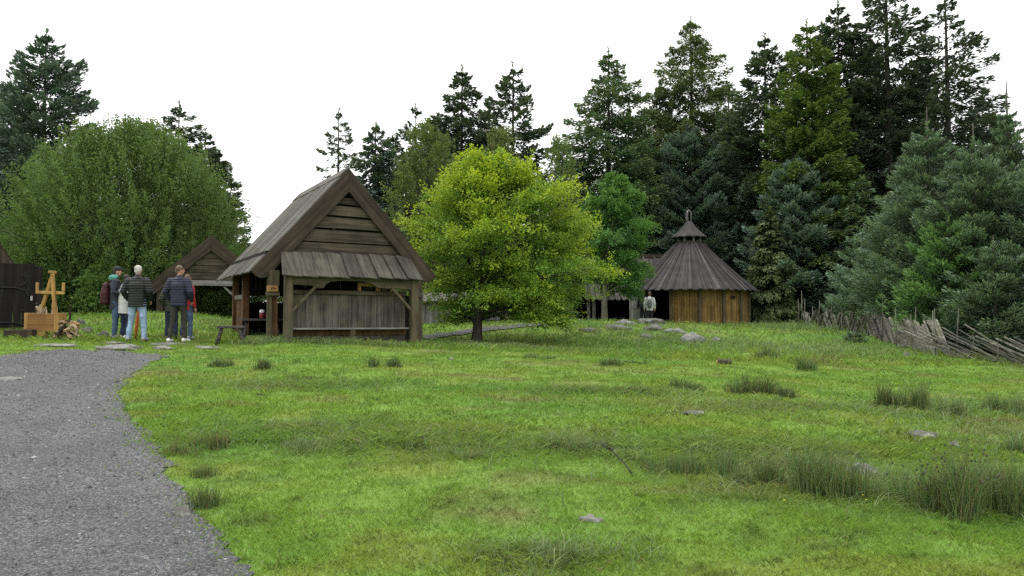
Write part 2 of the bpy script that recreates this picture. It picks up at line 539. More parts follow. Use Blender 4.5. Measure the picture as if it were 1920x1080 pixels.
def forest(x, y):
    f = np.clip((y - 42) / 6, 0, 1)
    f = np.maximum(f, np.clip((x - (6.5 + (y - 21) * 0.25) - 5) / 2.0, 0, 1) * (y > 17))
    f = np.maximum(f, np.clip((y - 31) / 4, 0, 1) * np.clip((-x - 9) / 2, 0, 1))
    return np.clip(f, 0, 1)


# ------------------------------------------------------------------ ground sheet
xs = np.concatenate([[-900, -400, -200, -110, -75, -55], np.linspace(-45, -16, 70), np.linspace(-15.6, 15.6, 150), np.linspace(16, 45, 70), [55, 75, 110, 200, 400, 900]])
ys = np.concatenate([[-300, -120, -50, -20, -8], np.linspace(-3, 3, 20), np.linspace(3.12, 22, 150), np.linspace(22.3, 60, 110), [66, 80, 110, 180, 320, 600, 1200]])
gx, gy = np.meshgrid(xs, ys)
gz = terr(gx, gy)


def grid_mesh(name, X, Y, Z, keep=None, col=None):
    ny, nx = X.shape
    idx = np.arange(nx * ny).reshape(ny, nx)
    q = np.stack([idx[:-1, :-1], idx[:-1, 1:], idx[1:, 1:], idx[1:, :-1]], -1).reshape(-1, 4)
    if keep is not None:
        q = q[keep.ravel()]
    used = np.unique(q); re = np.full(nx * ny, -1); re[used] = np.arange(len(used))
    V = np.stack([X.ravel(), Y.ravel(), Z.ravel()], -1)[used]; q = re[q]
    me = bpy.data.meshes.new(name)
    me.vertices.add(len(V)); me.loops.add(q.size); me.polygons.add(len(q))
    me.vertices.foreach_set('co', V.astype(np.float32).ravel())
    me.loops.foreach_set('vertex_index', q.astype(np.int32).ravel())
    me.polygons.foreach_set('loop_start', np.arange(0, q.size, 4, dtype=np.int32))
    me.update(calc_edges=True)
    me.polygons.foreach_set('use_smooth', [True] * len(q))
    if col is not None:
        ca = me.color_attributes.new('Col', 'FLOAT_COLOR', 'POINT')
        c4 = np.ones((len(V), 4), np.float32); c4[:, :3] = col.reshape(-1, 3)[used]
        ca.data.foreach_set('color', c4.ravel())
    o = bpy.data.objects.new(name, me); COL.objects.link(o)
    return o


gm, gnt, gout = newmat('turf'); L = gnt.links.new
at = N(gnt, 'Attribute', attribute_name='Col'); tc = N(gnt, 'TexCoord')
n1 = N(gnt, 'TexNoise', i_Scale=9.0, i_Detail=8.0, i_Roughness=0.7); L(tc.outputs['Object'], n1.inputs['Vector'])
n2 = N(gnt, 'TexNoise', i_Scale=45.0, i_Detail=4.0); L(tc.outputs['Object'], n2.inputs['Vector'])
mr = N(gnt, 'MapRange'); mr.inputs['From Min'].default_value = 0.3; mr.inputs['From Max'].default_value = 0.7; mr.inputs['To Min'].default_value = 0.8; mr.inputs['To Max'].default_value = 1.2
ad = N(gnt, 'Math', operation='ADD'); hf = N(gnt, 'Math', operation='MULTIPLY'); hf.inputs[1].default_value = 0.5
L(n1.outputs['Fac'], ad.inputs[0]); L(n2.outputs['Fac'], ad.inputs[1]); L(ad.outputs[0], hf.inputs[0]); L(hf.outputs[0], mr.inputs['Value'])
vs = N(gnt, 'VectorMath', operation='SCALE'); L(at.outputs['Color'], vs.inputs[0]); L(mr.outputs[0], vs.inputs['Scale'])
bs = N(gnt, 'BsdfPrincipled', i_Roughness=0.95); bs.inputs['Specular IOR Level'].default_value = 0.1; L(vs.outputs[0], bs.inputs['Base Color'])
bp = N(gnt, 'Bump', i_Strength=0.7, i_Distance=0.04); L(n1.outputs['Fac'], bp.inputs['Height']); L(bp.outputs[0], bs.inputs['Normal'])
L(bs.outputs[0], gout.inputs[0])

g = grid_mesh('ground', gx, gy, gz, col=lawn_col(gx, gy)); g.data.materials.append(gm); tag(g, kind='structure')

# gravel path
pm, pnt, pout = newmat('gravel'); L = pnt.links.new
tc = N(pnt, 'TexCoord')
vo = N(pnt, 'TexVoronoi', i_Scale=85.0); L(tc.outputs['Object'], vo.inputs['Vector'])
vo2 = N(pnt, 'TexVoronoi', i_Scale=190.0); L(tc.outputs['Object'], vo2.inputs['Vector'])
nn = N(pnt, 'TexNoise', i_Scale=0.9, i_Detail=9.0, i_Roughness=0.72); L(tc.outputs['Object'], nn.inputs['Vector'])
sepc = N(pnt, 'SeparateColor'); L(vo.outputs['Color'], sepc.inputs[0])
r = ramp(pnt, [(0.0, (0.035, 0.036, 0.038)), (0.5, (0.10, 0.10, 0.102)), (0.85, (0.19, 0.19, 0.19)), (1.0, (0.32, 0.32, 0.32))]); L(sepc.outputs[0], r.inputs['Fac'])
mr = N(pnt, 'MapRange'); mr.inputs['From Min'].default_value = 0.3; mr.inputs['From Max'].default_value = 0.7; mr.inputs['To Min'].default_value = 0.5; mr.inputs['To Max'].default_value = 0.92; L(nn.outputs['Fac'], mr.inputs['Value'])
vs = N(pnt, 'VectorMath', operation='SCALE'); L(r.outputs[0], vs.inputs[0]); L(mr.outputs[0], vs.inputs['Scale'])
bs = N(pnt, 'BsdfPrincipled', i_Roughness=0.9); L(vs.outputs[0], bs.inputs['Base Color'])
ad = N(pnt, 'Math', operation='ADD'); L(vo.outputs['Distance'], ad.inputs[0]); L(vo2.outputs['Distance'], ad.inputs[1])
bp = N(pnt, 'Bump', i_Strength=0.8, i_Distance=0.012, invert=True); L(ad.outputs[0], bp.inputs['Height']); L(bp.outputs[0], bs.inputs['Normal'])
L(bs.outputs[0], pout.inputs[0])

px_, py_ = np.meshgrid(np.arange(-12.5, 0.5, 0.055), np.arange(-2.5, 18.5, 0.055))
kx, ky = (px_[:-1, :-1] + 0.027), (py_[:-1, :-1] + 0.027)
pth = grid_mesh('gravel_path', px_, py_, terr(px_, py_) + 0.012, keep=inside(PATH, *jit(kx, ky)))
pth.data.materials.append(pm); tag(pth, kind='structure')
px_, py_ = np.meshgrid(np.arange(-5, 5, 0.12), np.arange(20, 40, 0.12))
kx, ky = (px_[:-1, :-1] + 0.06), (py_[:-1, :-1] + 0.06)
pth2 = grid_mesh('footpath', px_, py_, terr(px_, py_) + 0.03, keep=inside(PATH2, *jit(kx, ky)))
pth2.data.materials.append(pm); tag(pth2, kind='structure')

# loose stones of the gravel
n = 42000
yy = 4.3 + 14 * RNG.random(n) ** 2.0
xx = RNG.uniform(-12, 0.2, n)
k = on_path(xx + RNG.normal(0, 0.13, n), yy + RNG.normal(0, 0.13, n)) & (np.abs(xx / yy) < 0.95)
xx, yy = xx[k], yy[k]; n = len(xx)
zz = terr(xx, yy) + 0.012
sz = (0.004 + 0.0065 * RNG.random(n) ** 2 + 0.011 * (RNG.random(n) > 0.985)) * (0.7 + yy / 12)
octv = np.array([[1, 0, 0], [0, 1, 0], [-1, 0, 0], [0, -1, 0], [0, 0, 0.75]])
fac = np.array([[0, 1, 4], [1, 2, 4], [2, 3, 4], [3, 0, 4]])
jj = 1 + 0.5 * (RNG.random((n, 5, 3)) - 0.5)
ang = RNG.uniform(0, 6.28, n); ca_, sa_ = np.cos(ang), np.sin(ang)
P5 = octv[None] * jj * sz[:, None, None]
P5 = np.stack([P5[..., 0] * ca_[:, None] * 1.3 - P5[..., 1] * sa_[:, None], P5[..., 0] * sa_[:, None] * 1.3 + P5[..., 1] * ca_[:, None], P5[..., 2]], -1)
P5 += np.stack([xx, yy, zz], -1)[:, None]
V3 = P5[:, fac].reshape(-1, 3, 3)
gr = 0.025 + 0.145 * RNG.random(n) ** 1.8 + 0.22 * (RNG.random(n) > 0.97)
simple('pebble', (0.1, 0.1, 0.1))
pbm, pbn, pbo = newmat('pebble_stone'); at = N(pbn, 'Attribute', attribute_name='Col'); bs = N(pbn, 'BsdfPrincipled', i_Roughness=0.9)
pbn.links.new(at.outputs['Color'], bs.inputs['Base Color']); pbn.links.new(bs.outputs[0], pbo.inputs[0])
o = quads('gravel', V3, np.repeat(np.stack([gr, gr * 0.985, gr * 0.97], -1), 4, 0), 'pebble_stone', nv=3)
tag(o, 'loose grey stones lying over the gravel path', 'gravel', kind='stuff')

# ------------------------------------------------------------------ grass blades
HUT_KEEP = [(-4.85, 22.4, 2.7)]


def grass_patch(n, y0, y1, pw, hmin, hmax, wid, spread=0.92):
    y = y0 + (y1 - y0) * RNG.random(n) ** pw
    x = (RNG.random(n) * 2 - 1) * (spread * y + 0.6)
    k = ~on_path(x + RNG.normal(0, 1, n) * np.where(RNG.random(n) < 0.3, 0.22, 0.07), y + RNG.normal(0, 0.09, n)) & (forest(x, y) < RNG.random(n) * 0.9 + 0.05)
    for a, b, rr in HUT_KEEP:
        k &= (x - a) ** 2 + (y - b) ** 2 > rr ** 2
    x, y = x[k], y[k]; n = len(x)
    rk = rank(x, y)
    edge = fbm(x * 1.7, y * 1.7, 91)
    h = (hmin + (hmax - hmin) * RNG.random(n) ** 1.5) * (0.6 + 0.9 * edge) * (1 + 1.0 * rk * RNG.random(n))
    wv = wid * (0.6 + 0.8 * RNG.random(n))
    z = terr(x, y) - 0.006
    a = RNG.uniform(0, 2 * PI, n)
    lean = (0.3 + 1.0 * RNG.random(n)) * h * (1 + rk * 0.9)
    dx, dy = np.cos(a), np.sin(a)
    wv = wv * (1 - 0.55 * rk)
    b = RNG.uniform(0, 2 * PI, n); sx, sy = np.cos(b) * wv / 2, np.sin(b) * wv / 2
    p0 = np.stack([x - sx, y - sy, z], -1); p1 = np.stack([x + sx, y + sy, z], -1)
    m_ = np.stack([x + dx * lean * 0.35 + sx * 0.7, y + dy * lean * 0.35 + sy * 0.7, z + h * 0.62], -1)
    t = np.stack([x + dx * lean, y + dy * lean, z + h], -1)
    V = np.stack([p0, p1, m_, t], 1)
    c = lawn_col(x, y) * np.array([1.22, 1.18, 1.05]) * (0.84 + 0.5 * RNG.random((n, 1)))
    dry = RNG.random(n) < 0.03
    c[dry] = np.array([0.24, 0.24, 0.10]) * (0.6 + 0.6 * RNG.random((dry.sum(), 1)))

    return V, c


parts = [grass_patch(310000, 3.6, 9, 1.1, 0.012, 0.045, 0.0036), grass_patch(320000, 8.5, 21, 1.3, 0.02, 0.065, 0.009),
         grass_patch(120000, 19, 46, 1.2, 0.03, 0.14, 0.018)]


def long_grass(n, cx, cy, sx, sy, h0, h1, wid, pale=0.25, k=1.0):
    x = RNG.normal(cx, sx * 0.6, n); y = RNG.normal(cy, sy * 0.6, n)
    kp = ~on_path(x, y) & (fbm(x * 2.6, y * 2.6, 83) > 0.42)
    for a, b, rr in HUT_KEEP: kp &= (x - a) ** 2 + (y - b) ** 2 > rr ** 2
    x, y = x[kp], y[kp]; n = len(x)
    h = (h0 + (h1 - h0) * RNG.random(n) ** 1.6) * (0.5 + fbm(x * 2, y * 2, 85)); z = terr(x, y) - 0.01
    a = RNG.normal(0.3, 1.6, n); lean = h * (0.4 + 1.5 * RNG.random(n)); dx, dy = np.cos(a), np.sin(a)
    b = RNG.uniform(0, 2 * PI, n); wv = wid * (0.6 + 0.7 * RNG.random(n)); sd_ = np.stack([np.cos(b) * wv / 2, np.sin(b) * wv / 2, 0 * b], -1)
    p0 = np.stack([x, y, z], -1)
    p1 = p0 + np.stack([dx * lean * 0.3, dy * lean * 0.3, h * 0.6], -1); p2 = p0 + np.stack([dx * lean, dy * lean, h * 0.85], -1)
    c = np.array([0.130, 0.195, 0.070]) * k * (0.6 + 0.8 * RNG.random((n, 1)))
    f = RNG.random(n) < pale
    c[f] = np.array([0.22, 0.26, 0.12]) * (0.6 + 0.6 * RNG.random((f.sum(), 1)))
    V1 = np.stack([p0 - sd_, p0 + sd_, p1 + sd_ * 0.8, p1 - sd_ * 0.8], 1); V2 = np.stack([p1 - sd_ * 0.8, p1 + sd_ * 0.8, p2 + sd_ * 0.1, p2 - sd_ * 0.1], 1)
    return np.concatenate([V1, V2]), np.concatenate([c, c])


for a, b, sx, sy in BELTS:
    parts.append(long_grass(int(1500 * sx * max(sy, 0.4)) + 900, a, b, sx, sy, 0.05, 0.17, 0.0042 + 0.0003 * b))
for a, b, sx, sy, nn_, h1 in ((4.6, 7.0, 1.6, 0.7, 2200, 0.2), (3.2, 7.6, 1.6, 0.6, 1200, 0.16), (6.3, 9.5, 1.8, 1.2, 2600, 0.2), (7.2, 11.5, 2.0, 1.5, 2400, 0.22),
                              (-0.5, 21.2, 2.4, 0.9, 5000, 0.22), (-4.2, 19.2, 1.8, 0.35, 2600, 0.2), (-5.9, 18.9, 0.5, 0.3, 900, 0.3), (5, 26, 4, 2.5, 5000, 0.28), (9, 24, 3.0, 3.0, 5000, 0.3), (12, 33, 3, 3, 3500, 0.35), (3, 30, 4, 3, 4500, 0.25), (-9, 25, 3, 2, 3500, 0.2)):
    parts.append(long_grass(nn_, a, b, sx, sy, 0.06, h1, 0.0045 + 0.00045 * b, 0.2))
V = np.concatenate([p[0] for p in parts]); C = np.concatenate([p[1] for p in parts])
o = quads('grass', V, C, 'blade'); tag(o, 'bright green lawn grass with yellowish and brown patches', 'grass', kind='stuff')


# ------------------------------------------------------------------ rushes and rocks
def tuft(px, py, hp, wp, label, dark=1.0, spread=0.35, n=None, seed_heads=False, brown=0.1):
    gx_, gy_, gz_ = G(px, py)
    s = gy_ / F
    h = hp * s * 1.08; wd = wp * s
    n = int((n or (90 + 300 * min(1.2, wd))) * 1.7)
    o = thing('rush_tuft', label, 'rush tuft', (gx_, gy_, gz_), 0, 'rush tufts in the meadow')
    nc = max(1, int(wd / 0.10))
    cc = RNG.uniform(-0.5, 0.5, (nc, 2)) * np.array([wd * 0.85, min(wd, 0.5) * 0.6])
    ci = RNG.integers(0, nc, n)
    hc = (0.6 + 0.4 * RNG.random(nc)) * (1 - 0.3 * (2 * np.abs(cc[:, 0]) / max(wd, 0.01)) ** 2); hc[0] = 1
    base = cc[ci] + RNG.normal(0, 0.058, (n, 2))
    zb = terr(base[:, 0] + gx_, base[:, 1] + gy_) - gz_ - 0.02
    a = RNG.uniform(0, 2 * PI, n)
    hh = h * hc[ci] * (0.45 + 0.6 * RNG.random(n))
    ln = hh * spread * (0.2 + 1.1 * RNG.random(n))
    droop = RNG.random(n) < 0.18
    ln[droop] *= 2.3; 
    zt = np.where(droop, 0.72, 1.0)
    wv = max(0.0055, gy_ * 0.00075) * (0.7 + 0.6 * RNG.random(n))
    b = RNG.uniform(0, 2 * PI, n); sx, sy = np.cos(b) * wv / 2, np.sin(b) * wv / 2
    dx, dy = np.cos(a), np.sin(a)
    c = np.array([0.080, 0.125, 0.045]) * dark * (0.6 + 0.9 * RNG.random((n, 1)))
    br = RNG.random(n) < brown
    c[br] = np.array([0.20, 0.16, 0.075]) * (0.5 + 0.7 * RNG.random((br.sum(), 1)))
    quad = []
    pts = []
    for f, g_ in ((0, 0), (0.5, 0.28), (1.0, 1.0)):
        pts.append(np.stack([base[:, 0] + dx * ln * g_, base[:, 1] + dy * ln * g_, zb + hh * f * (zt if f == 1 else 1)], -1))
    sd_ = np.stack([sx, sy, 0 * sx], -1)
    quad.append(np.stack([pts[0] - sd_, pts[0] + sd_, pts[1] + sd_ * 0.8, pts[1] - sd_ * 0.8], 1))
    quad.append(np.stack([pts[1] - sd_ * 0.8, pts[1] + sd_ * 0.8, pts[2] + sd_ * 0.15, pts[2] - sd_ * 0.15], 1))
    quads('stems', np.concatenate(quad), np.concatenate([c, c]), 'blade', o)['kind'] = 'stuff'
    if seed_heads:
        m = MB()
        for i in range(0, n, 9):
            p = Vector(pts[1][i]) * 0.3 + Vector(pts[2][i]) * 0.7
            m.lathe([(0.001, -0.012), (0.011, 0), (0.001, 0.013)], 5, p)
        m.build('seed_heads', 'bark', o)['kind'] = 'stuff'
    return o


TUFTS = [
    (420, 686, 20, 52, 'small rush tuft in the lawn in front of the stool'),
    (722, 687, 24, 50, 'compact dark rush tuft on the lawn in front of the gabled hut'),
    (1142, 686, 20, 40, 'small rush tuft beside the fallen twig beyond the mid lawn'),
    (1013, 672, 14, 60, 'low pale grass tuft at the far edge of the lawn'),
    (1292, 732, 26, 60, 'low sparse rush tuft just left of the wide dark clump'),
    (1415, 740, 46, 118, 'wide dark rush clump standing alone beyond the middle of the lawn'),
    (1518, 696, 30, 30, 'narrow green rush tuft nearest the left end of the pole fence'),
    (1665, 765, 52, 30, 'narrow upright dark rush tuft left of the broader tuft below the fence'),
    (1705, 765, 60, 75, 'upright rush tuft with tall central stems below the pole fence corner'),
    (1880, 775, 42, 90, 'loose rush tuft at the right edge below the fence rails'),
    (345, 857, 34, 60, 'olive tuft at the edge of the gravel path, highest of three'),
    (392, 842, 40, 55, 'dark brownish tuft a little in from the gravel edge'),
    (385, 895, 26, 42, 'small dark tuft at the gravel edge, middle of three'),
    (405, 947, 44, 46, 'dark upright tuft at the gravel edge beside the grey stone'),
    (1330, 888, 62, 130, 'spreading rush tuft right of the dry twig in the lawn'),
    (1450, 905, 66, 62, 'mid green rush tuft between the spreading tuft and the large clump'),
    (1560, 935, 112, 150, 'large dense rush clump in front of the low grey rock'),
    (1668, 940, 76, 80, 'paler rush tuft between the two large right hand clumps'),
    (1795, 965, 142, 110, 'tallest rush clump with brown seed heads near the right edge'),
    (1885, 962, 120, 130, 'broad rush clump cut by the right edge of the photo'),
    (860, 858, 30, 130, 'flattened grey green grass tuft in the middle of the lawn'),
    (600, 838, 26, 150, 'flattened dark grass tuft in the lawn left of centre'),
    (1075, 842, 40, 110, 'loose thin grass tuft just behind the dry twig'),
    (1000, 1074, 34, 170, 'pale long grass tuft at the bottom centre of the lawn'),
    (1250, 885, 34, 80, 'thin loose tuft between the dry twig and the spreading tuft'),
    (1390, 912, 40, 50, 'short green tuft left of the mid green one in the hollow'),
    (1780, 780, 34, 60, 'low green tuft among yellow flowers below the fence'),
    (1905, 850, 34, 50, 'low tuft at the right edge halfway up the lawn'),
    (1200, 735, 18, 50, 'faint low tuft left of the sparse mid lawn tuft'),
    (560, 715, 16, 60, 'faint low tuft on the lawn in front of the gabled hut bench'),
    (1470, 745, 26, 40, 'small tuft leaning against the right end of the wide dark clump'),
    (500, 692, 22, 20, 'tiny upright dark tuft on the lawn left of the gabled hut'),
    (1440, 672, 26, 40, 'hazy tall grass tuft near the sawn log'),
]
for i, (a, b, h_, w_, lab) in enumerate(TUFTS):
    flat = lab.startswith('flattened') or lab.startswith('pale long') or lab.startswith('loose thin')
    tuft(a, b, h_, w_, lab, dark=(1.5 if flat or 'pale' in lab else 0.9 if 'dark' in lab else 1.15), spread=(1.3 if flat else 0.4),
         n=(520 if h_ > 100 else 330 if w_ > 100 else None), seed_heads=('seed heads' in lab), brown=(0.3 if 'brownish' in lab or 'olive' in lab else 0.12))


def rock(px, py, wp, hp, label, seed, mat='rock', dep=0.8, sink=0.35, name='rock', cat='rock', group=None, depth=None):
    x, y, z = G(px, py)
    s = y / F
    wx, hz = wp * s, hp * s
    bm = bmesh.new(); bmesh.ops.create_icosphere(bm, subdivisions=3, radius=0.5)
    r_ = random.Random(seed); off = Vector((r_.random() * 50, r_.random() * 50, r_.random() * 50))
    from mathutils import noise as mn
    for v in bm.verts:
        q = v.co.normalized()
        d = 1 + 0.45 * mn.noise(q * 1.6 + off) + 0.18 * mn.noise(q * 4 + off) + 0.06 * mn.noise(q * 9 + off)
        q = q * 0.5 * d
        v.co = (q.x * wx, q.y * max(wx * dep, 0.12), max(q.z, -0.3) * hz * 1.35 / (1 - sink) * 0.8)
    me = bpy.data.meshes.new(name); bm.to_mesh(me); bm.free()
    me.materials.append(MATS[mat])
    me.polygons.foreach_set('use_smooth', [True] * len(me.polygons))
    o = bpy.data.objects.new(name, me); COL.objects.link(o)
    o.location = (x, y, z - hz * sink * 0.2); o.rotation_euler = (0, 0, r_.uniform(-0.4, 0.4))
    return tag(o, label, cat, group)


for i, a in enumerate([
    (343, 966, 36, 18, 'grey stone lying on the edge of the gravel path'),
    (1107, 978, 44, 14, 'flat pale grey rock set in the lawn near the bottom'),
    (1300, 778, 46, 10, 'small flat grey rock in the mid lawn below the wide rush clump'),
    (1725, 822, 66, 16, 'low grey rock breaking through the lawn on the right'),
    (1788, 838, 32, 12, 'little grey rock just right of the low rock in the right lawn'),
    (1618, 888, 62, 24, 'grey rock half hidden behind the large rush clump'),
    (1298, 641, 52, 20, 'large pale grey boulder in front of the round hut'),
    (1212, 634, 26, 10, 'small grey rock alone on the grassy mound'),
    (1155, 617, 50, 11, 'low flat outcrop at the left on the grassy mound'),
    (1100, 622, 36, 8, 'narrow dark outcrop leftmost on the grassy mound'),
    (1172, 608, 38, 10, 'pale rounded outcrop left of the couple at the hut door'),
    (1222, 607, 52, 13, 'dark outcrop hiding the feet of the couple at the hut door'),
    (1225, 619, 40, 12, 'grey outcrop below the hut doorway'),
    (1262, 624, 40, 12, 'long grey outcrop running from the doorway to the pale boulder'),
    (1342, 640, 26, 9, 'small dark rock just right of the pale boulder'),
    (150, 612, 22, 18, 'grey stone on the bank right of the firewood pile'),
    (165, 624, 22, 14, 'grey stone lower on the bank near the man in the black cap'),
    (192, 632, 22, 14, 'grey stone at the feet of the man in the black cap'),
    (1700, 668, 18, 8, 'dark stone at the foot of the pole fence'),
    (846, 674, 12, 4, 'tiny pale stone in the lawn below the yellow green tree'),
]):
    rock(*a[:5], seed=i + 3, mat='slab' if 'pale' in a[4] else 'rock', group='rocks in the grass')

for i, a in enumerate([
    (105, 649, 74, 5, 'long thin flagstone at the far end of the gravel path'),
    (222, 653, 80, 8, 'largest pale flagstone in front of the man in light jeans'),
    (212, 645, 40, 4, 'small flagstone behind the largest pale one'),
    (306, 654, 40, 5, 'flagstone in front of the man in the navy jacket'),
    (320, 646, 66, 4, 'dark flagstone under the white shoes'),
    (385, 653, 48, 4, 'flagstone in front of the wooden stool'),
    (18, 713, 56, 7, 'pale slab bedded in the gravel at the left edge'),
]):
    rock(*a[:5], seed=i + 60, mat='slab', dep=0.55, sink=0.5, name='flagstone', cat='flagstone', group='flagstones by the path end')

# dry twig, fallen branches, log
def twig(pts, r0, label, side=0, name='fallen_branch'):
    m = MB()
    P = [Vector(p) for p in pts]
    m.tube(P, [r0 * (1 - 0.7 * i / (len(P) - 1)) for i in range(len(P))], 6)
    r_ = random.Random(len(pts) * 7 + side)
    for k_ in range(side):
        f = r_.uniform(0.3, 0.98) * (len(P) - 1); i0 = min(int(f), len(P) - 2)
        q = P[i0].lerp(P[i0 + 1], f - i0); d = (P[-1] - P[0]).normalized()
        e = q + (d * r_.uniform(0.2, 0.9) + Vector((r_.uniform(-1, 1), r_.uniform(-1, 1), r_.uniform(0.0, 0.9)))) * (P[-1] - P[0]).length * r_.uniform(0.12, 0.4)
        m.tube([q, (q + e) / 2 + Vector((0, 0, 0.01)), e], [r0 * 0.35, r0 * 0.25, r0 * 0.12], 5)
    c = P[0]
    m.v = [tuple(Vector(v) - c) for v in m.v]
    o = m.build(name, 'bark', smooth=True); o.location = c
    return tag(o, label, 'branch')


def gp(px, py, dz=0.0):
    x, y, z = G(px, py)
    return (x, y, z + dz)


a = gp(1188, 893, 0.0)
twig([a, U(1170, 868, a[1] + 0.1), U(1150, 848, a[1] + 0.2), U(1128, 834, a[1] + 0.3)], 0.009, 'dry bare twig sticking up from the middle of the lawn', 18)
twig([gp(1160, 680, 0.03), gp(1190, 684, 0.05), gp(1215, 686, 0.03)], 0.018, 'fallen twig lying on the far lawn beside a small tuft', 5)
twig([gp(478, 741, 0.02), gp(512, 745, 0.02)], 0.012, 'short stick lying on the lawn left of centre', 0)
twig([gp(1352, 918, 0.0), U(1353, 903, gp(1352, 918)[1])], 0.012, 'short dark stub standing in the lawn below the spreading tuft', 0)
p = G(1358, 683)
m = MB(); m.tube([(-0.16, 0, 0.05), (0.16, 0.02, 0.05)], [0.06, 0.058], 10)
o = m.build('log', 'wood_post'); o.location = p; tag(o, 'short brown sawn log lying on the far lawn', 'log')
e = MB(); e.lathe([(0.001, 0), (0.045, 0.001), (0.045, 0.004), (0.001, 0.005)], 10); e = e.build('cut_end', 'end_grain', o)
e.rotation_euler = (0, -PI / 2, 0); e.location = (-0.1605, 0, 0.05)

# buttercups
n = 130
fx = RNG.uniform(2.2, 8.5, n); fy = RNG.uniform(6.3, 14, n)
fz = terr(fx, fy) + RNG.uniform(0.06, 0.16, n)
an = np.linspace(0, 2 * PI, 6)[:5]
hexa = np.stack([np.cos(an), np.sin(an), 0.3 * np.ones(5)], -1) * 0.010
V = (hexa[None] * (0.7 + 0.6 * RNG.random((n, 1, 1)))) + np.stack([fx, fy, fz], -1)[:, None]
o = quads('buttercups', V, np.tile([0.75, 0.68, 0.03], (n, 1)), 'leaf', nv=5); tag(o, 'tiny yellow flowers scattered over the right lawn', 'flowers', kind='stuff')


